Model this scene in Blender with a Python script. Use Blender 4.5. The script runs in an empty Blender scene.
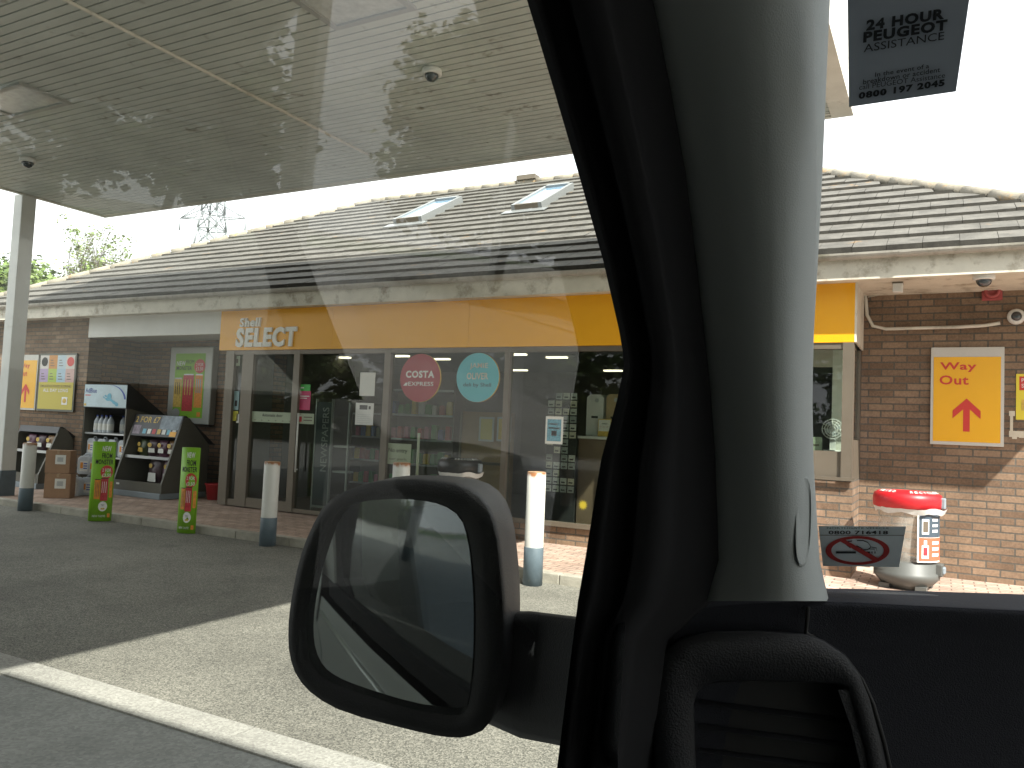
import bpy, math, random
from mathutils import Vector, Matrix
R = math.radians
random.seed(7)
S = bpy.context.scene
COL = S.collection

# ------------------------------------------------------------------ camera
FPX = 800.0; CX, CY = 512.0, 384.0; H = 1.55
def _ray(p): return Vector((p[0]-CX, -(p[1]-CY), FPX))
_ex = -_ray((-977, 366.)); _ex.normalize()
_ey = _ray((945, 448.)); _ey -= _ex*_ex.dot(_ey); _ey.normalize()
_ez = _ex.cross(_ey)
if _ez.y < 0: _ez = -_ez
def W(px, py):
    r = _ray((px, py)); return Vector((_ex.dot(r), _ey.dot(r), _ez.dot(r)))
EYE = Vector((0, 0, H))
cam = bpy.data.objects.new('camera', bpy.data.cameras.new('camera')); COL.objects.link(cam)
cr = Vector((_ex.x, _ey.x, _ez.x)); cu = Vector((_ex.y, _ey.y, _ez.y)); cf = Vector((_ex.z, _ey.z, _ez.z))
M4 = Matrix.Identity(4)
for i in range(3):
    M4[i][0] = cr[i]; M4[i][1] = cu[i]; M4[i][2] = -cf[i]; M4[i][3] = EYE[i]
cam.matrix_world = M4
cam.data.sensor_width = 36; cam.data.lens = FPX/1024*36
cam.data.clip_start = 0.02; cam.data.clip_end = 3000
S.camera = cam
# ------------------------------------------------------------------ light
w = bpy.data.worlds.new('World'); S.world = w; w.use_nodes = True
nt = w.node_tree; bg = nt.nodes['Background']
sky = nt.nodes.new('ShaderNodeTexSky'); sky.sky_type = 'NISHITA'; sky.sun_disc = False
SUND = Vector((0.775, -.55, 1.0)).normalized()
EL = math.asin(SUND.z)
sky.sun_elevation = EL; sky.sun_rotation = math.atan2(SUND.x, SUND.y)
sky.dust_density = 4.0; sky.air_density = 1.0; sky.ozone_density = 1.0
# thin bright overcast with a few bluer gaps over the clear-sky model
_tc0 = nt.nodes.new('ShaderNodeTexCoord'); _cn = nt.nodes.new('ShaderNodeTexNoise'); _cn.inputs['Scale'].default_value = 2.2; _cn.inputs['Detail'].default_value = 7
nt.links.new(_tc0.outputs['Generated'], _cn.inputs['Vector'])
_mr = nt.nodes.new('ShaderNodeMapRange'); _mr.inputs[1].default_value = .30; _mr.inputs[2].default_value = .48; _mr.inputs[3].default_value = .80; _mr.inputs[4].default_value = 1.0; nt.links.new(_cn.outputs[0], _mr.inputs[0])
_mx = nt.nodes.new('ShaderNodeMix'); _mx.data_type = 'RGBA'; _mx.inputs[7].default_value = (8.6, 8.8, 9.0, 1)
nt.links.new(sky.outputs[0], _mx.inputs[6]); nt.links.new(_mr.outputs[0], _mx.inputs[0]); nt.links.new(_mx.outputs[2], bg.inputs[0]); bg.inputs[1].default_value = 0.105
sl = bpy.data.lights.new('sun', 'SUN'); sl.energy = 4.8; sl.angle = R(0.6); sl.color = (1, .955, .88)
so = bpy.data.objects.new('sun', sl); COL.objects.link(so)
so.rotation_euler = (-SUND).to_track_quat('-Z', 'Y').to_euler()
vs = S.view_settings; vs.view_transform = 'Standard'; vs.look = 'None'; vs.gamma = 1; vs.use_curve_mapping = False
vs.exposure = 1.35
S.render.resolution_x = 1024; S.render.resolution_y = 768

# ------------------------------------------------------------------ helpers
def at(px, py, Y):
    d = W(px, py); return EYE + d*(Y/d.y)
def gnd(px, py, z=0.0):
    d = W(px, py); return EYE + d*((z-H)/d.z)
def dep(px, py, D):
    return EYE + W(px, py)/FPX*D
def rectY(x0, y0, x1, y1, Y):
    ym = (y0+y1)/2; xm = (x0+x1)/2
    return at(x0, ym, Y).x, at(x1, ym, Y).x, at(xm, y1, Y).z, at(xm, y0, Y).z

def tag(o, label=None, cat=None, group=None, kind=None):
    if label: o['label'] = label
    if cat: o['category'] = cat
    if group: o['group'] = group
    if kind: o['kind'] = kind
    return o
def empty(name, loc, rz=0, label=None, cat=None, group=None):
    o = bpy.data.objects.new(name, None); COL.objects.link(o)
    o.location = loc; o.rotation_euler = (0, 0, rz); o.empty_display_size = .1
    return tag(o, label, cat, group)
def copy_tree(o, parent=None):
    c = o.copy(); COL.objects.link(c)
    if parent: c.parent = parent
    for ch in list(o.children): copy_tree(ch, c)
    return c
def relabel(o, label): o['label'] = label; return o

_tc = {}
def text_geo(s, bold=0.0):
    k = (s, bold)
    if k in _tc: return _tc[k]
    cu_ = bpy.data.curves.new('t', 'FONT'); cu_.body = s; cu_.size = 1; cu_.offset = bold; cu_.space_character = 1+bold*3.2; cu_.resolution_u = 3
    o = bpy.data.objects.new('t', cu_); COL.objects.link(o)
    dg = bpy.context.evaluated_depsgraph_get()
    me = bpy.data.meshes.new_from_object(o.evaluated_get(dg))
    vv = [(v.co.x, v.co.y) for v in me.vertices]; ff = [tuple(p.vertices) for p in me.polygons]
    bpy.data.objects.remove(o); bpy.data.meshes.remove(me); bpy.data.curves.remove(cu_)
    if vv:
        x0 = min(v[0] for v in vv); x1 = max(v[0] for v in vv); y0 = min(v[1] for v in vv); y1 = max(v[1] for v in vv)
        vv = [((v[0]-x0)/(x1-x0), (v[1]-y0)/(y1-y0)) for v in vv]
        asp = (x1-x0)/(y1-y0)
    else: asp = 1
    _tc[k] = (vv, ff, asp); return _tc[k]

class MB:
    def __init__(s): s.v = []; s.f = []; s.m = []; s.mats = []; s.sm = []
    def mi(s, m):
        if m not in s.mats: s.mats.append(m)
        return s.mats.index(m)
    def add(s, vs_, fs, m, smooth=False):
        b = len(s.v); s.v += [Vector(v) for v in vs_]; i = s.mi(m)
        for f in fs: s.f.append(tuple(b+k for k in f)); s.m.append(i); s.sm.append(smooth)
        return s
    def box(s, p0, p1, m, top=None, M=None):
        x0, y0, z0 = p0; x1, y1, z1 = p1
        if x0 > x1: x0, x1 = x1, x0
        if y0 > y1: y0, y1 = y1, y0
        if z0 > z1: z0, z1 = z1, z0
        vs_ = [(x, y, z) for z in (z0, z1) for y in (y0, y1) for x in (x0, x1)]
        if M: vs_ = [M @ Vector(v) for v in vs_]
        return s.add(vs_, [(0,2,3,1),(4,5,7,6),(0,1,5,4),(2,6,7,3),(0,4,6,2),(1,3,7,5)], m)
    def quad(s, a, b, c, d, m): return s.add([a, b, c, d], [(0,1,2,3)], m)
    def prism(s, poly, axis, a0, a1, m, smooth=False):
        # poly: list of 2D points; axis 'x','y','z' extrude
        n = len(poly); vs_ = []
        for a in (a0, a1):
            for p in poly:
                if axis == 'x': vs_.append((a, p[0], p[1]))
                elif axis == 'y': vs_.append((p[0], a, p[1]))
                else: vs_.append((p[0], p[1], a))
        b = len(s.v); s.v += [Vector(v) for v in vs_]; i = s.mi(m)
        s.f.append(tuple(b+k for k in range(n))); s.m.append(i); s.sm.append(False)
        s.f.append(tuple(b+n+k for k in reversed(range(n)))); s.m.append(i); s.sm.append(False)
        for k in range(n):
            k2 = (k+1) % n
            s.f.append((b+k, b+n+k, b+n+k2, b+k2)); s.m.append(i); s.sm.append(smooth)
        return s
    def lathe(s, prof, c, m, n=28, smooth=True, sx=1, sy=1, rot=0, cap=True):
        vs_ = []; fs = []
        for (r, z) in prof:
            for k in range(n):
                a = 2*math.pi*k/n; x = r*math.cos(a)*sx; y = r*math.sin(a)*sy
                vs_.append((c[0]+x*math.cos(rot)-y*math.sin(rot), c[1]+x*math.sin(rot)+y*math.cos(rot), c[2]+z))
        for j in range(len(prof)-1):
            for k in range(n):
                k2 = (k+1) % n; fs.append((j*n+k, j*n+k2, (j+1)*n+k2, (j+1)*n+k))
        s.add(vs_, fs, m, smooth)
        if cap:
            b = len(s.v)-len(vs_)
            s.f.append(tuple(b+k for k in reversed(range(n)))); s.m.append(s.mi(m)); s.sm.append(False)
            s.f.append(tuple(b+(len(prof)-1)*n+k for k in range(n))); s.m.append(s.mi(m)); s.sm.append(False)
        return s
    def tube(s, pts, r, m, n=8, r2=None):
        pts = [Vector(p) for p in pts]; vs_ = []; fs = []
        for i, p in enumerate(pts):
            d = (pts[min(i+1, len(pts)-1)]-pts[max(i-1, 0)]).normalized()
            up = Vector((0, 0, 1)) if abs(d.z) < .95 else Vector((1, 0, 0))
            a = d.cross(up).normalized(); b2 = d.cross(a)
            rr = r if r2 is None else r+(r2-r)*i/(len(pts)-1)
            for k in range(n):
                t = 2*math.pi*k/n; vs_.append(p+a*math.cos(t)*rr+b2*math.sin(t)*rr)
        for j in range(len(pts)-1):
            for k in range(n):
                k2 = (k+1) % n; fs.append((j*n+k, j*n+k2, (j+1)*n+k2, (j+1)*n+k))
        fs.append(tuple(range(n-1, -1, -1))); fs.append(tuple((len(pts)-1)*n+k for k in range(n)))
        return s.add(vs_, fs, m, True)
    def text(s, t, o, ux, uy, h, m, w=None, bold=0.0, anchor='l'):
        vv, ff, asp = text_geo(t, bold)
        if w is None: w = h*asp
        o = Vector(o); ux = Vector(ux).normalized(); uy = Vector(uy).normalized()
        if anchor == 'c': o = o-ux*w/2
        return s.add([o+ux*(x*w)+uy*(y*h) for x, y in vv], ff, m)
    def disc(s, c, ux, uy, rx, ry, m, n=40, r0=0.0):
        c = Vector(c); ux = Vector(ux).normalized(); uy = Vector(uy).normalized()
        if r0 == 0:
            return s.add([c+ux*rx*math.cos(2*math.pi*k/n)+uy*ry*math.sin(2*math.pi*k/n) for k in range(n)], [tuple(range(n))], m)
        vs_ = []
        for q in (1, r0):
            vs_ += [c+ux*rx*q*math.cos(2*math.pi*k/n)+uy*ry*q*math.sin(2*math.pi*k/n) for k in range(n)]
        return s.add(vs_, [(k, (k+1) % n, n+(k+1) % n, n+k) for k in range(n)], m)
    def sphere(s, c, r, m, nu=14, nv=9, sz=1.0, lo=-90, hi=90):
        prof = []
        for j in range(nv+1):
            a = R(lo+(hi-lo)*j/nv); prof.append((max(r*math.cos(a), 1e-4), r*math.sin(a)*sz))
        return s.lathe(prof, c, m, n=nu)
    def build(s, name, parent=None, loc=None, world=False, bevel=0.0, seg=2):
        """world=True: the vertices are world coordinates, convert to the parent's local space"""
        vs_ = s.v
        if world and parent is not None:
            rt = parent; M = Matrix.Identity(4)
            while rt is not None:
                M = (Matrix.Translation(rt.location) @ rt.rotation_euler.to_matrix().to_4x4()) @ M; rt = rt.parent
            Mi = M.inverted(); vs_ = [Mi @ v for v in vs_]
        off = Vector((0, 0, 0))
        if parent is None and loc is not None and world:
            off = Vector(loc); vs_ = [v-off for v in vs_]
        me = bpy.data.meshes.new(name); me.from_pydata([tuple(v) for v in vs_], [], s.f)
        for m in s.mats: me.materials.append(m)
        me.polygons.foreach_set('material_index', s.m); me.polygons.foreach_set('use_smooth', s.sm)
        me.update()
        o = bpy.data.objects.new(name, me); COL.objects.link(o)
        if parent: o.parent = parent
        if loc is not None: o.location = loc
        if bevel:
            b = o.modifiers.new('bevel', 'BEVEL'); b.width = bevel; b.segments = seg; b.limit_method = 'ANGLE'
        return o

# ------------------------------------------------------------------ materials
def mat(name, col, rough=.6, metal=0, var=.0, vscale=3., bump=0., bscale=60., spec=.5, dirt=None, dscale=2., emit=None, coat=0):
    m = bpy.data.materials.new(name); m.use_nodes = True; t = m.node_tree; p = t.nodes['Principled BSDF']
    p.inputs['Base Color'].default_value = (*col, 1); p.inputs['Roughness'].default_value = rough
    p.inputs['Metallic'].default_value = metal; p.inputs['Specular IOR Level'].default_value = spec
    p.inputs['Coat Weight'].default_value = coat
    if emit: p.inputs['Emission Color'].default_value = (*emit[:3], 1); p.inputs['Emission Strength'].default_value = emit[3]
    if var or dirt or bump:
        g = t.nodes.new('ShaderNodeTexCoord'); src = g.outputs['Object']
        cur = None
        if var:
            n = t.nodes.new('ShaderNodeTexNoise'); n.inputs['Scale'].default_value = vscale; n.inputs['Detail'].default_value = 6; n.inputs['Roughness'].default_value = .65
            t.links.new(src, n.inputs['Vector'])
            r = t.nodes.new('ShaderNodeMapRange'); r.inputs[1].default_value = .3; r.inputs[2].default_value = .7
            r.inputs[3].default_value = 1-var; r.inputs[4].default_value = 1+var; t.links.new(n.outputs[0], r.inputs[0])
            x = t.nodes.new('ShaderNodeVectorMath'); x.operation = 'SCALE'; x.inputs[0].default_value = col
            t.links.new(r.outputs[0], x.inputs['Scale']); cur = x.outputs[0]
        if dirt:
            n = t.nodes.new('ShaderNodeTexNoise'); n.inputs['Scale'].default_value = dscale; n.inputs['Detail'].default_value = 8; n.inputs['Roughness'].default_value = .7
            t.links.new(src, n.inputs['Vector'])
            r = t.nodes.new('ShaderNodeMapRange'); r.inputs[1].default_value = dirt[3]; r.inputs[2].default_value = dirt[4]; t.links.new(n.outputs[0], r.inputs[0])
            mx = t.nodes.new('ShaderNodeMix'); mx.data_type = 'RGBA'; mx.inputs[6].default_value = (*col, 1); mx.inputs[7].default_value = (*dirt[:3], 1)
            if cur: t.links.new(cur, mx.inputs[6])
            t.links.new(r.outputs[0], mx.inputs[0]); cur = mx.outputs[2]
        if cur: t.links.new(cur, p.inputs['Base Color'])
        if bump:
            n = t.nodes.new('ShaderNodeTexNoise'); n.inputs['Scale'].default_value = bscale; n.inputs['Detail'].default_value = 5
            t.links.new(src, n.inputs['Vector'])
            b = t.nodes.new('ShaderNodeBump'); b.inputs['Strength'].default_value = bump; b.inputs['Distance'].default_value = .01
            t.links.new(n.outputs[0], b.inputs['Height']); t.links.new(b.outputs[0], p.inputs['Normal'])
    return m

def brick_mat(name, c1, c2, mortar, bw, bh, ms=.012, paving=False, rotz=0, bias=0):
    m = bpy.data.materials.new(name); m.use_nodes = True; t = m.node_tree; p = t.nodes['Principled BSDF']
    g = t.nodes.new('ShaderNodeNewGeometry'); sp = t.nodes.new('ShaderNodeSeparateXYZ'); t.links.new(g.outputs['Position'], sp.inputs[0])
    cb = t.nodes.new('ShaderNodeCombineXYZ')
    if paving:
        t.links.new(sp.outputs[0], cb.inputs[0]); t.links.new(sp.outputs[1], cb.inputs[1])
    else:
        a = t.nodes.new('ShaderNodeMath'); a.operation = 'ADD'; t.links.new(sp.outputs[0], a.inputs[0]); t.links.new(sp.outputs[1], a.inputs[1])
        t.links.new(a.outputs[0], cb.inputs[0]); t.links.new(sp.outputs[2], cb.inputs[1])
    b = t.nodes.new('ShaderNodeTexBrick'); b.inputs['Scale'].default_value = 1; b.inputs['Brick Width'].default_value = bw; b.inputs['Row Height'].default_value = bh
    b.inputs['Mortar Size'].default_value = ms; b.inputs['Mortar Smooth'].default_value = .15; b.inputs['Bias'].default_value = bias
    b.inputs['Color1'].default_value = (*c1, 1); b.inputs['Color2'].default_value = (*c2, 1); b.inputs['Mortar'].default_value = (*mortar, 1)
    t.links.new(cb.outputs[0], b.inputs['Vector'])
    n = t.nodes.new('ShaderNodeTexNoise'); n.inputs['Scale'].default_value = 2.2; n.inputs['Detail'].default_value = 7; t.links.new(g.outputs['Position'], n.inputs['Vector'])
    n2 = t.nodes.new('ShaderNodeTexNoise'); n2.inputs['Scale'].default_value = 45; n2.inputs['Detail'].default_value = 4; t.links.new(g.outputs['Position'], n2.inputs['Vector'])
    a = t.nodes.new('ShaderNodeMath'); a.operation = 'ADD'; t.links.new(n.outputs[0], a.inputs[0]); t.links.new(n2.outputs[0], a.inputs[1])
    r = t.nodes.new('ShaderNodeMapRange'); r.inputs[1].default_value = .7; r.inputs[2].default_value = 1.3; r.inputs[3].default_value = .72; r.inputs[4].default_value = 1.25; t.links.new(a.outputs[0], r.inputs[0])
    x = t.nodes.new('ShaderNodeVectorMath'); x.operation = 'SCALE'; t.links.new(b.outputs['Color'], x.inputs[0]); t.links.new(r.outputs[0], x.inputs['Scale'])
    t.links.new(x.outputs[0], p.inputs['Base Color']); p.inputs['Roughness'].default_value = .88
    bp = t.nodes.new('ShaderNodeBump'); bp.invert = True; bp.inputs['Strength'].default_value = .6; bp.inputs['Distance'].default_value = .006
    t.links.new(b.outputs['Fac'], bp.inputs['Height']); t.links.new(bp.outputs[0], p.inputs['Normal'])
    return m

def asphalt_mat(name, base, light, sc=160, patch=.25, bump=.5, worn=False):
    m = bpy.data.materials.new(name); m.use_nodes = True; t = m.node_tree; p = t.nodes['Principled BSDF']
    g = t.nodes.new('ShaderNodeNewGeometry')
    v = t.nodes.new('ShaderNodeTexVoronoi'); v.inputs['Scale'].default_value = sc; t.links.new(g.outputs['Position'], v.inputs['Vector'])
    bw_ = t.nodes.new('ShaderNodeRGBToBW'); t.links.new(v.outputs['Color'], bw_.inputs[0])
    cr_ = t.nodes.new('ShaderNodeValToRGB'); cr_.color_ramp.elements[0].position = .2; cr_.color_ramp.elements[0].color = (*base, 1)
    cr_.color_ramp.elements[1].position = .85; cr_.color_ramp.elements[1].color = (*light, 1); t.links.new(bw_.outputs[0], cr_.inputs[0])
    n = t.nodes.new('ShaderNodeTexNoise'); n.inputs['Scale'].default_value = 1.1; n.inputs['Detail'].default_value = 9; n.inputs['Roughness'].default_value = .68; t.links.new(g.outputs['Position'], n.inputs['Vector'])
    r = t.nodes.new('ShaderNodeMapRange'); r.inputs[1].default_value = .33; r.inputs[2].default_value = .67; r.inputs[3].default_value = 1-patch; r.inputs[4].default_value = 1+patch; t.links.new(n.outputs[0], r.inputs[0])
    x = t.nodes.new('ShaderNodeVectorMath'); x.operation = 'SCALE'; t.links.new(cr_.outputs[0], x.inputs[0]); t.links.new(r.outputs[0], x.inputs['Scale'])
    if worn:   # tyre-polished patches, oil spots and old repairs
        n3 = t.nodes.new('ShaderNodeTexNoise'); n3.inputs['Scale'].default_value = .33; n3.inputs['Detail'].default_value = 5; t.links.new(g.outputs['Position'], n3.inputs['Vector'])
        n4 = t.nodes.new('ShaderNodeTexVoronoi'); n4.inputs['Scale'].default_value = .9; n4.inputs['Randomness'].default_value = 1; t.links.new(g.outputs['Position'], n4.inputs['Vector'])
        a1 = t.nodes.new('ShaderNodeMapRange'); a1.inputs[1].default_value = .35; a1.inputs[2].default_value = .65; a1.inputs[3].default_value = .78; a1.inputs[4].default_value = 1.15; t.links.new(n3.outputs[0], a1.inputs[0])
        a2 = t.nodes.new('ShaderNodeMapRange'); a2.inputs[1].default_value = .04; a2.inputs[2].default_value = .16; a2.inputs[3].default_value = .62; a2.inputs[4].default_value = 1; t.links.new(n4.outputs['Distance'], a2.inputs[0])
        a3 = t.nodes.new('ShaderNodeMath'); a3.operation = 'MULTIPLY'; t.links.new(a1.outputs[0], a3.inputs[0]); t.links.new(a2.outputs[0], a3.inputs[1])
        x2 = t.nodes.new('ShaderNodeVectorMath'); x2.operation = 'SCALE'; t.links.new(x.outputs[0], x2.inputs[0]); t.links.new(a3.outputs[0], x2.inputs['Scale']); x = x2
    t.links.new(x.outputs[0], p.inputs['Base Color']); p.inputs['Roughness'].default_value = .85
    bp = t.nodes.new('ShaderNodeBump'); bp.inputs['Strength'].default_value = bump; bp.inputs['Distance'].default_value = .006
    t.links.new(v.outputs['Distance'], bp.inputs['Height']); t.links.new(bp.outputs[0], p.inputs['Normal'])
    return m

def glass_mat(name, tint=(.9, .93, .92), refl=1.0, ior=1.5, rough=0.0, dirt=0.0, dcol=(.6, .6, .55)):
    m = bpy.data.materials.new(name); m.use_nodes = True; t = m.node_tree; t.nodes.clear()
    o = t.nodes.new('ShaderNodeOutputMaterial'); tr = t.nodes.new('ShaderNodeBsdfTransparent'); tr.inputs[0].default_value = (*tint, 1)
    gl = t.nodes.new('ShaderNodeBsdfGlossy'); gl.inputs['Roughness'].default_value = rough
    fr = t.nodes.new('ShaderNodeFresnel'); fr.inputs[0].default_value = ior
    mu = t.nodes.new('ShaderNodeMath'); mu.operation = 'MULTIPLY'; mu.inputs[1].default_value = refl; mu.use_clamp = True; t.links.new(fr.outputs[0], mu.inputs[0])
    mx = t.nodes.new('ShaderNodeMixShader'); t.links.new(mu.outputs[0], mx.inputs[0]); t.links.new(tr.outputs[0], mx.inputs[1]); t.links.new(gl.outputs[0], mx.inputs[2])
    src = mx.outputs[0]
    if dirt:
        df = t.nodes.new('ShaderNodeBsdfDiffuse'); df.inputs[0].default_value = (*dcol, 1)
        tc = t.nodes.new('ShaderNodeTexCoord'); n = t.nodes.new('ShaderNodeTexNoise'); n.inputs['Scale'].default_value = 9; n.inputs['Detail'].default_value = 8
        t.links.new(tc.outputs['Object'], n.inputs['Vector'])
        r = t.nodes.new('ShaderNodeMapRange'); r.inputs[1].default_value = .35; r.inputs[2].default_value = .75; r.inputs[3].default_value = dirt*.4; r.inputs[4].default_value = dirt; t.links.new(n.outputs[0], r.inputs[0])
        m2 = t.nodes.new('ShaderNodeMixShader'); t.links.new(r.outputs[0], m2.inputs[0]); t.links.new(src, m2.inputs[1]); t.links.new(df.outputs[0], m2.inputs[2]); src = m2.outputs[0]
    ge = t.nodes.new('ShaderNodeNewGeometry'); tb = t.nodes.new('ShaderNodeBsdfTransparent')
    m3 = t.nodes.new('ShaderNodeMixShader'); t.links.new(ge.outputs['Backfacing'], m3.inputs[0]); t.links.new(src, m3.inputs[1]); t.links.new(tb.outputs[0], m3.inputs[2])
    t.links.new(m3.outputs[0], o.inputs[0]); return m

def wear_mat(name, col, rust, z0, z1):
    """paint with rust / scuffs of its own near the rim (object z)"""
    m = mat(name, col, .45, var=.06, vscale=6); t = m.node_tree; p = t.nodes['Principled BSDF']
    src = p.inputs['Base Color'].links[0].from_socket
    tc = t.nodes.new('ShaderNodeTexCoord'); sp = t.nodes.new('ShaderNodeSeparateXYZ'); t.links.new(tc.outputs['Object'], sp.inputs[0])
    n = t.nodes.new('ShaderNodeTexNoise'); n.inputs['Scale'].default_value = 14; n.inputs['Detail'].default_value = 6; t.links.new(tc.outputs['Object'], n.inputs['Vector'])
    r = t.nodes.new('ShaderNodeMapRange'); r.inputs[1].default_value = z0; r.inputs[2].default_value = z1; t.links.new(sp.outputs[2], r.inputs[0])
    mu = t.nodes.new('ShaderNodeMath'); mu.operation = 'MULTIPLY'; t.links.new(r.outputs[0], mu.inputs[0]); t.links.new(n.outputs[0], mu.inputs[1])
    r2 = t.nodes.new('ShaderNodeMapRange'); r2.inputs[1].default_value = .3; r2.inputs[2].default_value = .5; t.links.new(mu.outputs[0], r2.inputs[0])
    mx = t.nodes.new('ShaderNodeMix'); mx.data_type = 'RGBA'; mx.inputs[7].default_value = (*rust, 1); t.links.new(src, mx.inputs[6]); t.links.new(r2.outputs[0], mx.inputs[0])
    t.links.new(mx.outputs[2], p.inputs['Base Color']); return m

m_asph = asphalt_mat('asphalt', (.075, .074, .063), (.25, .24, .205), 130, .22, worn=True)
m_strip = asphalt_mat('concrete_edge', (.22, .215, .195), (.33, .325, .295), 90, .16, .2)
m_slab = asphalt_mat('forecourt_concrete', (.20, .205, .195), (.27, .275, .26), 60, .2, .15)
m_kerb = mat('kerb_stone', (.33, .31, .26), .9, var=.25, vscale=5, bump=.4)
m_brick = brick_mat('brick', (.15, .095, .060), (.25, .168, .110), (.10, .088, .072), .27, .0815, .009)
m_brickd = brick_mat('brick_recess', (.15, .085, .05), (.27, .16, .09), (.09, .078, .062), .25, .08, .010)
m_pave = brick_mat('block_paving', (.36, .25, .195), (.50, .37, .30), (.17, .13, .10), .22, .11, .008, paving=True)
m_cream = mat('cream_board', (.62, .58, .49), .6, var=.1, vscale=4, dirt=(.22, .17, .11, .52, .72), dscale=3.5, bump=.05)
m_white = mat('white_board', (.66, .66, .63), .55, var=.05, vscale=3, dirt=(.35, .33, .28, .6, .85), dscale=2)
m_whitep = wear_mat('white_bollard_paint', (.62, .61, .57), (.30, .12, .04), .92, 1.02)
m_blueg = mat('blue_grey_paint', (.10, .135, .16), .5, var=.15, vscale=8, dirt=(.25, .25, .22, .62, .8), dscale=9)
m_yel = mat('yellow_panel', (.86, .405, .005), .38, var=.03, vscale=1.5)
m_yel2 = mat('yellow_sign', (.84, .445, .016), .4, var=.03, vscale=2)
m_red = mat('sign_red', (.60, .045, .035), .45)
m_bronze = mat('bronze_frame', (.15, .125, .095), .45, metal=.3, var=.08)
m_tile = mat('roof_tile', (.105, .099, .087), .9, var=.35, vscale=5, dirt=(.26, .16, .07, .62, .72), dscale=2.6, bump=.6, bscale=30)
m_tedge = mat('tile_butt_shade', (.035, .032, .026), .95, var=.4, vscale=9)  # near-black butt faces: shadow gap under each tile course, painted as colour
m_ridge = mat('ridge_tile', (.26, .235, .19), .9, var=.25, vscale=4, dirt=(.50, .27, .07, .56, .70), dscale=4, bump=.6, bscale=25)
m_gut = mat('gutter_plastic', (.36, .34, .30), .55, var=.15, vscale=5, dirt=(.16, .15, .10, .5, .75), dscale=4)
m_soff = mat('soffit_slat', (.50, .53, .49), .5, var=.12, vscale=1.2, dirt=(.16, .14, .09, .60, .72), dscale=3)
m_edge = mat('canopy_edge', (.62, .60, .53), .5, var=.1, dirt=(.2, .19, .15, .55, .8))
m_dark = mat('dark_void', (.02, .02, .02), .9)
m_black = mat('black_plastic', (.010, .0105, .0125), .55, spec=.35, var=.1, bump=.25, bscale=500)
m_rubber = mat('black_rubber', (.008, .008, .009), .85, spec=.2)
m_trim = mat('grey_trim', (.25, .265, .26), .95, spec=.15, var=.03, bump=.12, bscale=700)
m_dash = mat('dashboard_plastic', (.026, .027, .033), .85, var=.1, bump=.35, bscale=650, spec=.12)
m_silver = mat('silver_paint', (.20, .21, .20), .32, metal=.4, coat=.5)
m_seat = mat('seat_fabric', (.03, .04, .055), .9, var=.3, vscale=90)
m_head = mat('headliner', (.62, .62, .58), .9)
m_green = mat('ad_green', (.22, .48, .015), .5, var=.08)
m_wtxt = mat('white_ink', (.8, .8, .78), .6)
m_ktxt = mat('black_ink', (.02, .02, .02), .6)
m_orange = mat('orange_print', (.75, .28, .03), .5, var=.2, vscale=30)
m_crim = mat('crimson_print', (.5, .03, .04), .5, var=.3, vscale=30)
m_gold = mat('gold_print', (.62, .42, .08), .5, var=.3, vscale=30)
m_unit = mat('display_unit_brown', (.10, .095, .075), .55, var=.1)
m_unitb = mat('display_plinth_grey', (.22, .26, .29), .6, var=.1)
m_steel = mat('shelf_steel', (.45, .46, .46), .4, metal=.5)
m_card = mat('cardboard', (.33, .20, .12), .85, var=.1, vscale=6)
m_jer = mat('translucent_plastic', (.48, .52, .56), .35, var=.12, vscale=7)
m_paper = mat('paper', (.72, .72, .68), .8, var=.04)
m_gw = glass_mat('van_glass', (.88, .91, .88), 1.5, 1.52, 0, .008)
m_gws = glass_mat('windscreen_glass', (.93, .95, .94), 1.0, 1.5, 0, .012, (.7, .7, .68))
m_gs = glass_mat('shop_glass', (.66, .72, .67), 1.0, 1.5, 0.012)
m_mirror = mat('mirror_glass', (.66, .71, .70), .03, metal=1)
m_mdirt = m_mirror

# ================================================================== SETTING
PZ = .10
g = MB(); g.box((-400, -400, -.6), (400, 600, 0), m_asph); tag(g.build('ground'), kind='structure')
g = MB(); g.box((-60, -60, -.3), (30, 2.80, .004), m_slab); tag(g.build('forecourt'), kind='structure')
g = MB()
x = -60.0
while x < 30:
    g.box((x, 2.805, -.1), (x+2.99, 3.03, .012), m_strip); x += 3.0
tag(g.build('concrete_strip'), kind='structure')
g = MB(); g.box((-40, 7.625, -.2), (20, 30, PZ), m_pave); tag(g.build('pavement'), kind='structure')
g = MB(); x = -40.0
while x < 20:
    g.box((x, 7.50, -.2), (x+.91, 7.62, PZ+.004), m_kerb); x += .915
tag(g.build('kerb', bevel=.012), kind='structure')
g = MB(); g.box((-300, -26, -.3), (300, -20, .006), asphalt_mat('road_pale', (.16, .155, .14), (.3, .29, .27), 40, .15)); tag(g.build('road'), kind='structure')
m_grass = asphalt_mat('grass_verge', (.035, .06, .012), (.08, .12, .03), 30, .4, .8)
g = MB(); g.box((-300, -60, -.3), (300, -26.5, .05), m_grass); tag(g.build('grass_verge'), kind='structure')

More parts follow.
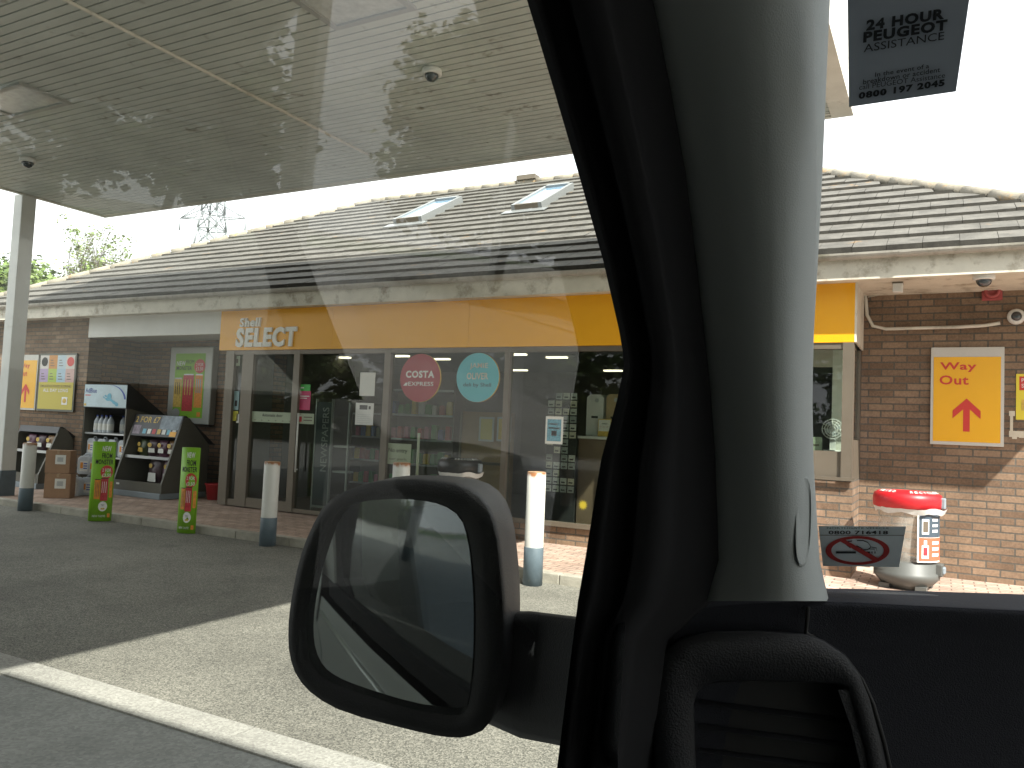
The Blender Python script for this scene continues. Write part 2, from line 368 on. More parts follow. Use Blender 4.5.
# ================================================================== SHOP
FY = 9.5; RY = 10.35; BY = 10.62
EX0, EX1, EY0, EZ0, RDY = -17.9, 2.15, 9.1, 3.55, 5.85
XREC = at(85, 400, FY).x; XF0 = at(223, 333, FY).x; XF1 = at(855.5, 310, FY).x
shop = empty('shop_building', (-6, 9.6, 0), 0, 'brick petrol station shop with yellow fascia and tiled hipped roof', 'building')
SP = dict(parent=shop, world=True)
ZT = 3.36
b = MB()
b.box((EX0+.55, FY, -.1), (XREC, FY+.3, ZT), m_brick)                 # left wall
b.box((EX0+.55, FY+.3, -.1), (EX0+.85, 20, ZT), m_brick)
b.build('wall', **SP)
b = MB(); b.box((XREC-.3, FY+.302, -.1), (XREC, BY+.3, ZT), m_brickd)
b.box((XREC+.002, BY, -.1), (XF0+.1, BY+.3, ZT), m_brickd); b.build('recess_wall', **SP)
b = MB(); b.box((XF1+.002, RY, -.1), (EX1-.55, RY+.3, ZT), m_brick); b.box((EX1-.55, RY, -.1), (EX1-.25, 20, ZT), m_brick)
b.box((EX0+.85, 20, -.1), (EX1-.25, 20.3, ZT), m_brick); b.build('wall', **SP)
# kiosk brick under the right window and low plinth under the glazing
XW0 = at(740, 460, FY).x
zs = at(835, 480, FY).z
b = MB(); b.box((XW0, FY-.02, -.1), (XF1+.0, RY-.002, zs), m_brick)
b.build('window_plinth', **SP)
XP0 = at(384, 480, FY).x
zp = at(575, 528, FY).z
b = MB(); b.box((XP0+.06, FY, -.1), (XW0-.002, FY+.2, zp), m_brick); b.build('window_plinth', **SP)
# white beam over recess and its ceiling
zb = at(150, 336, FY).z
b = MB(); b.box((XREC+.004, FY-.03, zb), (XF0-.004, FY+.08, ZT), m_white); b.box((XREC+.004, FY+.082, zb+.05), (XF0-.004, BY-.002, zb+.12), m_white)
b.build('recess_beam', **SP)
# eaves: soffit, fascia board, gutter
b = MB(); b.box((EX0+.1, EY0+.065, 3.325), (EX1-.1, 20.6, 3.36), m_cream)
b.build('eaves_soffit', **SP)
b = MB(); b.box((EX0+.06, EY0+.04, 3.30), (EX1-.06, EY0+.063, 3.55), m_cream); b.box((EX1-.06, EY0+.04, 3.30), (EX1-.037, 20.9, 3.55), m_cream)
b.box((EX0+.037, EY0+.04, 3.30), (EX0+.06, 20.9, 3.55), m_cream)
b.build('fascia_board', **SP)
b = MB()
prof = [(EY0+.03+.062*math.cos(R(a)), 3.565+.062*math.sin(R(a))) for a in range(180, 361, 20)]
prof += [(EY0+.03+.054*math.cos(R(a)), 3.565+.054*math.sin(R(a))) for a in range(360, 179, -20)]
b.prism([(p[0]-.055, p[1]) for p in prof], 'x', EX0, EX1, m_gut)
for k in range(11):
    xx = EX0+.9+k*1.85
    b.prism([(p[0]-.055+(p[0]-EY0-.03)*.12, p[1]-.006) for p in prof], 'x', xx-.05, xx+.05, m_gut)
b.build('gutter', **SP)
# roof in real courses
T30 = math.tan(R(29)); NC = 18
b = MB(); bt = MB()
def zr(d): return EZ0+.05+d*T30
for i in range(NC):
    d0 = RDY*i/NC-.02; d1 = RDY*(i+1)/NC+.03
    l0, l1 = .050, .008
    # front course as separate tiles of slightly different height
    xa, xb = EX0+max(d0, 0)*1.0, EX1-max(d0, 0)
    xa1, xb1 = EX0+d1, EX1-d1
    n = max(1, int((xb-xa)/.33)); off = (.5 if i % 2 else 0)
    xs = [xa]+[xa+(k+off)*(xb-xa)/n for k in range(0 if off else 1, n)]+[xb]
    for k in range(len(xs)-1):
        X0, X1 = xs[k]+.002, xs[k+1]-.002
        j = random.uniform(-.004, .004)
        c0, c1 = max(min(X0, xb1), xa1), min(max(X1, xa1), xb1)
        vs_ = [(X0, EY0+d0, zr(d0)-.02), (X1, EY0+d0, zr(d0)-.02), (X1, EY0+d0, zr(d0)+l0+j), (X0, EY0+d0, zr(d0)+l0+j), (c0, EY0+d1, zr(d1)+l1), (c1, EY0+d1, zr(d1)+l1)]
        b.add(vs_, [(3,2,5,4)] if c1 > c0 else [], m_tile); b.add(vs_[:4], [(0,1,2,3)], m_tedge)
    # hip ends and back
    for sx, ex in ((1, EX0), (-1, EX1)):
        b.add([(ex+sx*d0, EY0+d0, zr(d0)-.02), (ex+sx*d0, EY0+2*RDY-d0, zr(d0)-.02), (ex+sx*d0, EY0+2*RDY-d0, zr(d0)+l0), (ex+sx*d0, EY0+d0, zr(d0)+l0),
               (ex+sx*d1, EY0+d1, zr(d1)+l1), (ex+sx*d1, EY0+2*RDY-d1, zr(d1)+l1)], [(0,1,2,3), (3,2,5,4)], m_tile)
b.add([(EX0, EY0+2*RDY, zr(0)), (EX1, EY0+2*RDY, zr(0)), (EX1-RDY, EY0+RDY, zr(RDY)), (EX0+RDY, EY0+RDY, zr(RDY))], [(0,1,2,3)], m_tile)
roof = b.build('roof', **SP)
b = MB()
def caps(p, q, r=.085):
    p = Vector(p); q = Vector(q); n = int((q-p).length/.42)
    for k in range(n):
        a = p+(q-p)*(k/n); c = p+(q-p)*((k+.96)/n)
        b.tube([a, c], r*1.01, m_ridge, 10, r2=r*.985)
caps((EX1+.02, EY0-.02, zr(0)+.0), (EX1-RDY, EY0+RDY, zr(RDY)))
caps((EX0-.02, EY0-.02, zr(0)+.0), (EX0+RDY, EY0+RDY, zr(RDY)))
caps((EX0+RDY, EY0+RDY, zr(RDY)), (EX1-RDY, EY0+RDY, zr(RDY)))
b.build('ridge_tiles', parent=roof, world=True)
b = MB(); q = at(528, 178, EY0+RDY); b.box((q.x-.22, EY0+RDY-.12, zr(RDY)+.05), (q.x+.22, EY0+RDY+.12, zr(RDY)+.15), m_bronze); b.build('ridge_vent', parent=roof, world=True)
# skylights on the roof slope
def roofpt(px, py):
    d = W(px, py); t = T30; s_ = (EZ0+.1-EY0*t-H)/(d.z-d.y*t); return EYE+d*s_
m_flash = mat('skylight_frame', (.24, .25, .25), .4, metal=.3); m_skg = mat('skylight_glass', (.25, .4, .55), .06, metal=.0, spec=1, coat=1)
for quadp in (((403, 223), (428, 221), (457, 202), (430, 204.5)), ((517, 210), (548, 207), (570, 188), (541, 192))):
    P = [roofpt(*p) for p in quadp]
    x0 = (P[0].x+P[3].x)/2; x1 = (P[1].x+P[2].x)/2; y0 = (P[0].y+P[1].y)/2; y1 = (P[2].y+P[3].y)/2
    def rp(x, y, h): n_ = Vector((0, -math.sin(R(30)), math.cos(R(30)))); return Vector((x, y, EZ0+.06+(y-EY0)*T30))+n_*h
    def rbox(mb, xa, xb, ya, yb, h0, h1, m):
        vs_ = [rp(x, y, h) for h in (h0, h1) for y in (ya, yb) for x in (xa, xb)]
        mb.add(vs_, [(0,2,3,1),(4,5,7,6),(0,1,5,4),(2,6,7,3),(0,4,6,2),(1,3,7,5)], m)
    fr = MB(); t_ = .07
    rbox(fr, x0, x0+t_, y0, y1, 0, .14, m_flash); rbox(fr, x1-t_, x1, y0, y1, 0, .14, m_flash)
    rbox(fr, x0+t_, x1-t_, y0, y0+t_, 0, .137, m_bronze); rbox(fr, x0+t_, x1-t_, y1-t_*1.4, y1, 0, .16, m_flash)
    rbox(fr, x0-.12, x1+.12, y0-.18, y0-.002, .03, .045, m_flash)
    sk = fr.build('skylight', parent=shop, world=True)
    gg = MB(); rbox(gg, x0+t_+.001, x1-t_-.001, y0+t_+.001, y1-t_*1.4-.001, .09, .115, m_skg); gg.build('pane', parent=sk, world=True)

# yellow fascia sign
zf0 = at(520, 347, FY).z; zf1 = 3.325
sg = MB(); xs = [XF0]; 
while xs[-1] < XF1-2.6: xs.append(xs[-1]+2.44)
xs.append(XF1)
for k in range(len(xs)-1): sg.box((xs[k]+.0015, FY-.06, zf0), (xs[k+1]-.0015, FY-.02, zf1-.002), m_yel)
sg.box((XF1-.001, FY-.058, zf0+.002), (XF1+.02, RY-.01, zf1-.004), m_cream)
sgn = sg.build('fascia_sign', **SP)
tx = MB(); m_let = mat('steel_letter', (.80, .80, .76), .5)
def raised(mb, s_, X0, X1, Z0, Z1, Y, d, m, bold=.0, shear=0):
    vv, ff, asp = text_geo(s_, bold)
    vs_ = [(X0+(X1-X0)*x+shear*y*(Z1-Z0), Y-d, Z0+(Z1-Z0)*y) for x, y in vv]
    mb.add(vs_, ff, m)
    # edge walls
    from collections import Counter
    ec = Counter()
    for f_ in ff:
        for a, c in zip(f_, f_[1:]+f_[:1]): ec[(a, c)] += 1
    side = [(a, c) for (a, c) in ec if (c, a) not in ec]
    back = [(v[0], Y, v[2]) for v in vs_]; n = len(vs_)
    mb.add(vs_+back, [(a, n+a, n+c, c) for a, c in side], m)
lx0, lx1, lz0, lz1 = rectY(237, 327.5, 297, 347, FY-.06)
raised(tx, 'SELECT', lx0, lx1, lz0, lz1, FY-.06, .03, m_let, .045, .05)
lx0, lx1, lz0, lz1 = rectY(241, 318, 261, 327, FY-.06)
raised(tx, 'Shell', lx0, lx1, lz0, lz1, FY-.06, .03, m_let, .03, .05)
tx.build('lettering', parent=sgn, world=True)

# shopfront frames and panes
def X(px, py=430): return at(px, py, FY).x
zd = PZ+.02
fr = MB()
def post(xa, xb, z0=zd, z1=None, d=.05):
    fr.box((xa, FY-d, z0), (xb, FY+.06, z1 or zf0-.002), m_bronze)
post(X(224), X(232)); post(X(240), X(251), d=.04); post(X(292), X(298)); post(X(383), X(389)); post(X(503.5), X(508.5), zp+.002); post(X(650), X(656), zp+.002)
post(X(735), X(745), zp+.002); post(X(842.5, 400), XF1-.002, zs+.002, d=.06)
fr.box((X(224), FY-.045, zf0-.07), (XF1-.004, FY+.055, zf0-.004), m_bronze)
fr.box((X(389), FY-.06, zp+.002), (X(735), FY+.055, zp+.06), m_bronze)
fr.box((X(232), FY-.03, zd), (X(240), FY+.05, zd+.1), m_bronze); fr.box((X(251), FY-.03, zd), (X(292), FY+.05, zd+.15), m_bronze)
fr.box((X(298), FY-.03, zd), (X(383), FY+.05, zd+.06), m_bronze)
zw = at(830, 451, FY).z
fr.box((X(745), FY-.03, zs+.002), (X(842.5), FY+.05, zw), m_bronze)
fr.box((X(745), FY-.09, zs+.0), (XF1+.03, FY-.0605, zs+.035), m_bronze)
# return side of the kiosk window
fr.box((XF1-.05, FY+.062, zs+.002), (XF1, RY-.004, zs+.45), m_bronze); fr.box((XF1-.05, RY-.12, zs+.452), (XF1, RY-.004, zf0-.01), m_bronze)
fr.build('shopfront_frame', **SP)
panes = [(232, 240, zd+.1), (251, 292, zd+.15), (298, 383, zd+.06), (389, 503.5, zp+.06), (508.5, 650, zp+.06), (656, 735, zp+.06), (745, 842.5, zw)]
for a, c, z0 in panes:
    gg = MB(); gg.box((X(a)+.002, FY+.01, z0+.001), (X(c)-.002, FY+.018, zf0-.072), m_gs); gg.build('pane', **SP)
gg = MB(); gg.box((XF1-.03, FY+.065, zs+.454), (XF1-.022, RY-.125, zf0-.01), m_gs); gg.build('pane', **SP)
# shop room
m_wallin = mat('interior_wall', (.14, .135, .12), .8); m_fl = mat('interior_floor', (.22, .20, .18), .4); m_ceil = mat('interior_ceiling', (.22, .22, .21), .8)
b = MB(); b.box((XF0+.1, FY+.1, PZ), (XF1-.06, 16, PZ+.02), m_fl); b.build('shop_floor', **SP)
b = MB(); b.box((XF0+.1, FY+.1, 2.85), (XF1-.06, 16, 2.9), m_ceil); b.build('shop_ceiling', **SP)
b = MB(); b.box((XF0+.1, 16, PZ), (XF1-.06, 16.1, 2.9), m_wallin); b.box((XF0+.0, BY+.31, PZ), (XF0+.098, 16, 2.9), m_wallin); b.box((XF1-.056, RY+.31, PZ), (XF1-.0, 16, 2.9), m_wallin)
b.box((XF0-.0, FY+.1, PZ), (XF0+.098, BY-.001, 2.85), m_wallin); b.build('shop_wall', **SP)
m_lamp = mat('lamp_diffuser', (1, .9, .75), .5, emit=(1, .85, .62, 1.6))
for (px, py, YY) in ((400, 357, 10.4), (315.5, 369, 11.2), (341, 379, 12.4), (362, 373, 11.2), (516, 355.5, 10.4), (519, 371, 12.2), (556, 379, 12.6), (613, 371.5, 12.0), (440, 376, 12.8)):
    d = W(px, py); s_ = (2.82-H)/d.z; p = EYE+d*s_
    if p.y > 15.5 or p.y < FY+.3: p = at(px, py, YY); p.z = 2.82
    f_ = MB(); f_.box((-.19, -.05, 0), (.19, .05, .028), m_lamp); o = f_.build('ceiling_light', loc=(p.x, p.y, 2.822)); 
    o['label'] = 'ceiling light inside the shop '+{400: 'above the maroon round sign', 315.5: 'above the magenta poster', 341: 'between the magenta poster and the taped white sheet', 362: 'directly above the taped white sheet', 516: 'at the top right of the window mullion', 519: 'below another light right of the window mullion', 556: 'above the gift card rack', 613: 'above the beige drinks machine', 440: 'between the maroon and turquoise round signs'}[px]; o['category'] = 'ceiling light'; o['group'] = 'lit ceiling lights inside the shop'

# ================================================================== CANOPY
CZ = 5.15; CX0, CX1, CYF, CYN = -13.66, -.88, 9.24, -15
can = empty('forecourt_canopy', (-7, 0, 0), 0, 'big flat forecourt canopy with slatted grey ceiling over the pumps', 'canopy')
b = MB(); yy = CYN; pr = []
st = .112
vs_ = []; 
while yy < CYF-.06:
    b.add([(CX0+.08, yy, CZ), (CX1-.222, yy, CZ), (CX1-.222, yy+st-.016, CZ), (CX0+.08, yy+st-.016, CZ)], [(0,1,2,3)], m_soff)
    b.add([(CX0+.08, yy+st-.016, CZ), (CX1-.222, yy+st-.016, CZ), (CX1-.222, yy+st-.016, CZ+.03), (CX0+.08, yy+st-.016, CZ+.03)], [(0,1,2,3)], m_soff)
    b.add([(CX0+.08, yy+st, CZ+.03), (CX1-.222, yy+st, CZ+.03), (CX1-.222, yy+st, CZ), (CX0+.08, yy+st, CZ)], [(0,1,2,3)], m_soff)
    yy += st
YEND = yy
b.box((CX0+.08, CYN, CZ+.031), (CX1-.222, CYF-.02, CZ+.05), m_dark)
b.build('soffit', parent=can, world=True)
b = MB()
b.box((CX0, CYF-.06, CZ-.02), (CX1, CYF, CZ+1.09), m_edge); b.box((CX0, CYN, CZ-.02), (CX0+.078, CYF-.062, CZ+1.09), m_edge)
b.box((CX1-.22, CYN, CZ-.025), (CX1, CYF-.062, CZ+1.09), m_edge)
b.box((CX0+.1, CYN, CZ+.06), (CX1-.1, CYF-.065, CZ+.60), m_white)
b.box((CX0+.09, CYF-.12, CZ-.008), (CX1-.13, CYF-.07, CZ-.002), m_edge)
b.build('canopy_edge', parent=can, world=True)
# column
def column(x, y, r=.16, name='column'):
    c = MB(); c.box((x-r, y-r, PZ if y > 7.5 else 0), (x+r, y+r, CZ+.0), m_white); o = c.build(name, parent=can, world=True, bevel=.012)
    c = MB(); c.box((x-r-.006, y-r-.006, .0), (x+r+.006, y+r+.006, .52), m_blueg); c.build('column_base', parent=o, world=True)
column(at(25, 190, 7.80).x, 7.82, .12)
column(-13.0, -5.5); column(-6.3, -8)
# recessed lamp housings in the soffit
m_lh = mat('lamp_housing', (.36, .37, .35), .5, metal=.2); m_lg = mat('lamp_cover', (.5, .52, .5), .25, var=.15, vscale=12)
def lamp(x0, x1, y0, y1):
    f_ = MB(); t_ = .06
    f_.box((x0, y0, CZ-.03), (x1, y0+t_, CZ+.02), m_lh); f_.box((x0, y1-t_, CZ-.03), (x1, y1, CZ+.02), m_lh)
    f_.box((x0, y0+t_, CZ-.03), (x0+t_, y1-t_, CZ+.02), m_lh); f_.box((x1-t_, y0+t_, CZ-.03), (x1, y1-t_, CZ+.02), m_lh)
    o = f_.build('canopy_light', parent=can, world=True)
    f_ = MB(); f_.box((x0+t_+.002, y0+t_+.002, CZ-.012), (x1-t_-.002, y1-t_-.002, CZ-.004), m_lg); f_.build('diffuser', parent=o, world=True)
p = gnd(20, 99, CZ); lamp(p.x-.62, p.x+.5, p.y-.3, p.y+.3)
p = gnd(352, 0, CZ); lamp(p.x-.45, p.x+.45, p.y-.45, p.y+.32)
# seam conduit
b = MB(); p0 = gnd(143, 47, CZ); b.tube([(-6.8, CYN, CZ-.012), (-6.8, p0.y, CZ-.012), (-6.8, 8.3, CZ-.012)], .018, m_edge, 8); b.build('conduit', parent=can, world=True)
# second canopy (outside the frame, over the van's lane)
c2 = empty('forecourt_canopy', (4, -8, 0), 0, 'second canopy roof behind the van shading the near forecourt', 'canopy')
b = MB(); b.box((-.66, -15, CZ), (9.5, -.10, CZ+.2), m_edge); b.build('canopy_roof', parent=c2, world=True)
b = MB(); b.box((8.8, -4, 0), (9.1, -3.7, CZ-.001), m_white); b.build('column', parent=c2, world=True); b = MB(); b.box((8.8, -12, 0), (9.1, -11.7, CZ-.001), m_white); b.build('column', parent=c2, world=True)

def dome(name, p, r, label, cat, group=None, mc=m_white):
    o = empty(name, p, 0, label, cat, group)
    a = MB(); a.lathe([(r*.9, 0), (r, -r*.15), (r, -r*.55), (r*.85, -r*.62)], (0, 0, 0), mc, 20); a.build('mount', parent=o)
    a = MB(); a.sphere((0, 0, -r*.6), r*.72, m_glassd, 18, 8, 1.0, -90, 0); a.build('lens_dome', parent=o)
    return o
m_glassd = mat('dark_dome', (.03, .04, .05), .1, spec=1)
p = gnd(28, 158, CZ); dome('dome_camera', (p.x, p.y, CZ-.001), .11, 'dome security camera on the canopy ceiling near the white column', 'camera')
p = gnd(432, 69, CZ); dome('dome_camera', (p.x, p.y, CZ-.001), .10, 'small white dome camera on the canopy ceiling above the skylights', 'camera')

# ================================================================== THINGS ON WALLS
def flat_sign(name, rect, Y, thick, m_frame, label, cat, margin=None, group=None):
    x0, x1, z0, z1 = rect
    o = empty(name, ((x0+x1)/2, Y, z0), 0, label, cat, group)
    return o
UX, UZ = (1, 0, 0), (0, 0, 1)
# way out sign (right)
def way_out(rect, Y, label):
    x0, x1, z0, z1 = rect
    o = flat_sign('way_out_sign', rect, Y, .03, m_white, label, 'sign', group='yellow way out signs')
    f_ = MB(); f_.box((x0, Y-.035, z0), (x1, Y-.002, z1), mat('sign_white', (.55, .54, .50), .5, var=.04)); f_.build('board', parent=o, world=True, bevel=.004)
    w_, h_ = x1-x0, z1-z0; yy = Y-.0375
    f_ = MB(); f_.box((x0+.04*w_, yy-.001, z0+.035*h_), (x1-.045*w_, Y-.0352, z1-.10*h_), m_yel2)
    y2 = yy-.004
    f_.text('Way', (x0+.13*w_, y2, z0+.745*h_), UX, UZ, .10*h_, m_red, w=.50*w_, bold=.02)
    f_.text('Out', (x0+.125*w_, y2, z0+.615*h_), UX, UZ, .095*h_, m_red, w=.40*w_, bold=.02)
    cx = x0+.5*w_
    f_.quad((cx-.045*w_, y2, z0+.14*h_), (cx+.045*w_, y2, z0+.14*h_), (cx+.045*w_, y2, z0+.40*h_), (cx-.045*w_, y2, z0+.40*h_), m_red)
    top = z0+.475*h_
    f_.add([(cx, y2-.001, top), (cx-.19*w_, y2-.001, z0+.35*h_), (cx-.19*w_, y2-.001, z0+.27*h_), (cx, y2-.001, z0+.395*h_), (cx+.19*w_, y2-.001, z0+.27*h_), (cx+.19*w_, y2-.001, z0+.35*h_)], [(0,1,2,3), (0,3,4,5)], m_red)
    f_.build('print', parent=o, world=True)
way_out(rectY(930.5, 347.5, 1004, 445.5, RY), RY, 'yellow Way Out sign with red up arrow on the brick wall')
way_out(rectY(18, 355, 38.5, 410, FY), FY, 'yellow sign partly hidden behind the white canopy column')
# yellow notice at right edge
x0, x1, z0, z1 = rectY(1016, 374, 1050, 420, RY)
o = empty('notice', ((x0+x1)/2, RY, z0), 0, 'small yellow notice with red heading at the right edge', 'notice')
f_ = MB(); f_.box((x0, RY-.01, z0), (x1, RY-.002, z1), mat('notice_yellow', (.75, .62, .05), .5)); f_.quad((x0+.03, RY-.0125, z1-.18), (x1-.1, RY-.0125, z1-.18), (x1-.1, RY-.0125, z1-.03), (x0+.03, RY-.0125, z1-.03), m_red)
f_.text('PETROL', (x0+.05, RY-.015, z1-.09), UX, UZ, .04, m_wtxt); f_.text('STATION', (x0+.05, RY-.015, z1-.15), UX, UZ, .04, m_wtxt)
f_.quad((x0+.05, RY-.013, z0+.1), (x0+.2, RY-.013, z0+.1), (x0+.2, RY-.013, z0+.22), (x0+.05, RY-.013, z0+.22), m_gold)
f_.build('print', parent=o, world=True)
# alarm sounder, dome camera, round camera, sensor, lamp on right wall
def P_r(px, py, Y=RY): return at(px, py, Y)
p = P_r(992, 292); o = empty('alarm_sounder', p, 0, 'red fire alarm sounder high on the brick wall', 'alarm')
m_dred = mat('faded_red', (.36, .07, .07), .5)
def facing(mb, prof, p, m, n=24):
    """lathe whose axis points to -Y"""
    b0 = len(mb.v); mb.lathe(prof, (0, 0, 0), m, n)
    for k in range(b0, len(mb.v)):
        v = mb.v[k]; mb.v[k] = Vector((p[0]+v.x, p[1]-v.z, p[2]+v.y))
f_ = MB(); f_.box((-.1, -.04, -.1), (.1, -.002, .1), m_dred); f_.build('backplate', parent=o, bevel=.01)
f_ = MB(); facing(f_, [(.085, .04), (.08, .09), (.05, .10), (.045, .07), (.02, .07)], (0, 0, 0), m_dred); f_.build('horn', parent=o)
p = P_r(984, 273, 9.3); dome('dome_camera', (p.x, 9.3, 3.323), .10, 'dome camera under the eaves above the red alarm', 'camera')
p = P_r(898, 282, 9.55); o = empty('eaves_sensor', (p.x, 9.55, 3.323), 0, 'small square lamp under the eaves right of the yellow fascia', 'sensor')
f_ = MB(); f_.box((-.05, -.05, -.11), (.05, .05, 0), m_white); f_.build('housing', parent=o, bevel=.008); f_ = MB(); f_.box((-.053, -.053, -.018), (.053, .053, -.001), m_bronze); f_.build('collar', parent=o)
p = at(371, 291, RY)
p = P_r(1016, 317); o = empty('wall_camera', p, 0, 'round white security camera above the small yellow notice', 'camera')
f_ = MB(); facing(f_, [(.085, .0), (.088, .03), (.08, .06), (.055, .065)], (0, 0, 0), m_white); f_.build('housing', parent=o)
f_ = MB(); facing(f_, [(.054, .045), (.05, .075), (.03, .095), (.005, .10)], (0, 0, 0), m_glassd); f_.build('lens', parent=o)
# white pipe/conduit along wall
o = empty('wall_conduit', (XF1+.1, RY, 2.9), 0, 'grey cable looping down from the eaves and along the bricks', 'cable')
def pz(px, py, Y=RY-.04): return at(px, py, Y)
pts = [at(817, 261, 9.35), at(830, 268, 9.38), at(842, 273, 9.6), pz(856, 277, 10.0), pz(864, 287), pz(866, 300), pz(867, 315), pz(873, 326), pz(886, 329), pz(920, 328), pz(960, 327), pz(985, 325.5), pz(1000, 323)]
f_ = MB(); f_.tube(pts, .019, m_edge, 8); f_.build('cable', parent=o, world=True)
f_ = MB(); f_.tube([pz(868, 297), pz(885, 294), pz(930, 292), pz(980, 289)], .007, m_edge, 6); f_.build('cable', parent=o, world=True)
p = pz(870.5, 291); f_ = MB(); f_.box((p.x-.035, RY-.05, p.z-.035), (p.x+.035, RY-.002, p.z+.035), m_white); f_.build('junction_box', parent=o, world=True)
# flaking plaster patches near the notice
f_ = MB(); mp = mat('old_paint', (.55, .5, .4), .9, var=.2)
for (a, b_, c, d) in ((1009, 411, 1015, 416), (1010, 416, 1013, 431), (1009, 431, 1024, 437), (1012, 433, 1017, 439), (1019, 434, 1030, 438)):
    x0, x1, z0, z1 = rectY(a, b_, c, d, RY); f_.box((x0, RY-.004-.0005*random.random(), z0), (x1, RY-.0015, z1), mp)
o = f_.build('glue_marks', parent=shop, world=True)

# left wall poster
x0, x1, z0, z1 = rectY(40, 353.5, 77, 411.5, FY)
o = empty('food_poster', ((x0+x1)/2, FY, z0), 0, 'framed poster with pastel squares over a yellow half on left wall', 'poster')
f_ = MB(); t_ = .04; mf = mat('poster_frame', (.09, .09, .07), .4, metal=.3)
f_.box((x0, FY-.04, z0), (x1, FY-.022, z1), mf); f_.box((x0+.01, FY-.022, z0+.01), (x1-.01, FY-.002, z1-.01), mf); f_.build('frame', parent=o, world=True)
f_ = MB(); ya = FY-.043; xa, xb, za, zb_ = x0+t_, x1-t_, z0+t_, z1-t_; w_ = xb-xa; h_ = zb_-za
def Q(mb, u0, v0, u1, v1, m, dy=0, r=None):
    X0, X1, Z0, Z1 = r or (xa, xb, za, zb_); ww = X1-X0; hh = Z1-Z0
    mb.quad((X0+u0*ww, ya-dy, Z0+v0*hh), (X0+u1*ww, ya-dy, Z0+v0*hh), (X0+u1*ww, ya-dy, Z0+v1*hh), (X0+u0*ww, ya-dy, Z0+v1*hh), m)
Q(f_, 0, 0, 1, .5, mat('poster_yellow', (.52, .43, .05), .4))
cols = [(.62, .58, .55), (.55, .25, .06), (.45, .56, .62), (.6, .57, .52), (.42, .32, .5), (.38, .5, .08), (.36, .5, .6), (.55, .36, .33)]
for k in range(8):
    r_ = k//4; c_ = k % 4; Q(f_, c_*.25, .75-r_*.25, c_*.25+.25, 1-r_*.25, mat('pastel_print', cols[k], .5))
    for q in range(3): 
        if k not in (0, 3): Q(f_, c_*.25+.05, .75-r_*.25+.05+q*.05, c_*.25+.17-q*.02, .75-r_*.25+.065+q*.05, m_bronze, .002)
f_.disc((xa+.13*w_, ya-.003, za+.88*h_), UX, UZ, .09*w_, .085*h_, m_ktxt); f_.disc((xa+.88*w_, ya-.003, za+.88*h_), UX, UZ, .10*w_, .085*h_, m_red)
f_.text('DELICIOUS FOOD & DRINK', (xa+.5*w_, ya-.003, za+.405*h_), UX, UZ, .045*h_, m_bronze, w=.88*w_, anchor='c')
f_.text('ALL DAY LONG', (xa+.5*w_, ya-.003, za+.32*h_), UX, UZ, .06*h_, m_wtxt, w=.72*w_, bold=.02, anchor='c')
Q(f_, .70, .09, .86, .23, m_wtxt, .002); f_.disc((xa+.78*w_, ya-.004, za+.16*h_), UX, UZ, .055*w_, .045*h_, m_gold)
f_.build('print', parent=o, world=True)

def drinks_print(mb, r, dy0, m_tx='FROM', curve=None, cans=True):
    """green drinks advert in rect r=(X0,X1,Z0,Z1) at plane y=ya"""
    X0, X1, Z0, Z1 = r; ww = X1-X0; hh = Z1-Z0
    f = lambda u, v: (X0+u*ww, ya-dy0, Z0+v*hh)
    return f
# green light box poster in the recess
x0, x1, z0, z1 = rectY(168.5, 347, 211, 424, BY-.15)
o = empty('poster_lightbox', ((x0+x1)/2, BY, z0), 0, 'silver framed green drinks poster on the recess wall beside the doors', 'poster')
mfr = mat('silver_frame', (.40, .41, .38), .45, metal=.2)
f_ = MB(); f_.box((x0, BY-.15, z0), (x1, BY-.002, z1), mfr); f_.build('frame', parent=o, world=True, bevel=.02)
f_ = MB(); ya = BY-.153; xa, xb, za, zb_ = x0+.14*(x1-x0), x1-.16*(x1-x0), z0+.08*(z1-z0), z1-.085*(z1-z0); w_ = xb-xa; h_ = zb_-za
Q(f_, 0, 0, 1, 1, m_green)
def can(mb, u0, u1, v0, v1, m, dy, r=None, m2=None):
    Q(mb, u0, v0, u1, v1, m, dy, r); Q(mb, u0+.02, v1, u1-.02, v1+.02, m_steel, dy, r)
    for q in range(3): Q(mb, u0+(u1-u0)*(.18+.25*q), v0+(v1-v0)*.45, u0+(u1-u0)*(.26+.25*q), v1-(v1-v0)*.12, m2 or m_ktxt, dy+.002, r)
can(f_, .0, .27, .16, .60, m_gold, .002); can(f_, .30, .66, .10, .66, m_crim, .003, None, m_gold); can(f_, .70, .96, .16, .66, m_orange, .002, None, mat('teal_print', (.05, .4, .5), .5))
f_.text('NEW', (xa+.05*w_, ya-.003, za+.81*h_), UX, UZ, .07*h_, m_wtxt, w=.30*w_, bold=.02); f_.text('FROM', (xa+.36*w_, ya-.003, za+.84*h_), UX, UZ, .06*h_, m_ktxt, w=.27*w_)
f_.text('MONSTER', (xa+.05*w_, ya-.003, za+.74*h_), UX, UZ, .06*h_, m_ktxt, w=.52*w_, bold=.015)
f_.disc((xa+.83*w_, ya-.004, za+.80*h_), UX, UZ, .18*w_, .11*h_, m_red); f_.text('2 FOR', (xa+.83*w_, ya-.006, za+.80*h_), UX, UZ, .05*h_, m_wtxt, w=.24*w_, anchor='c'); f_.text('£3.50', (xa+.83*w_, ya-.006, za+.735*h_), UX, UZ, .05*h_, m_wtxt, w=.24*w_, anchor='c')
f_.disc((xa+.12*w_, ya-.004, za+.07*h_), UX, UZ, .13*w_, .07*h_, m_steel); Q(f_, .82, .02, .94, .09, m_orange, .003)
f_.build('print', parent=o, world=True)

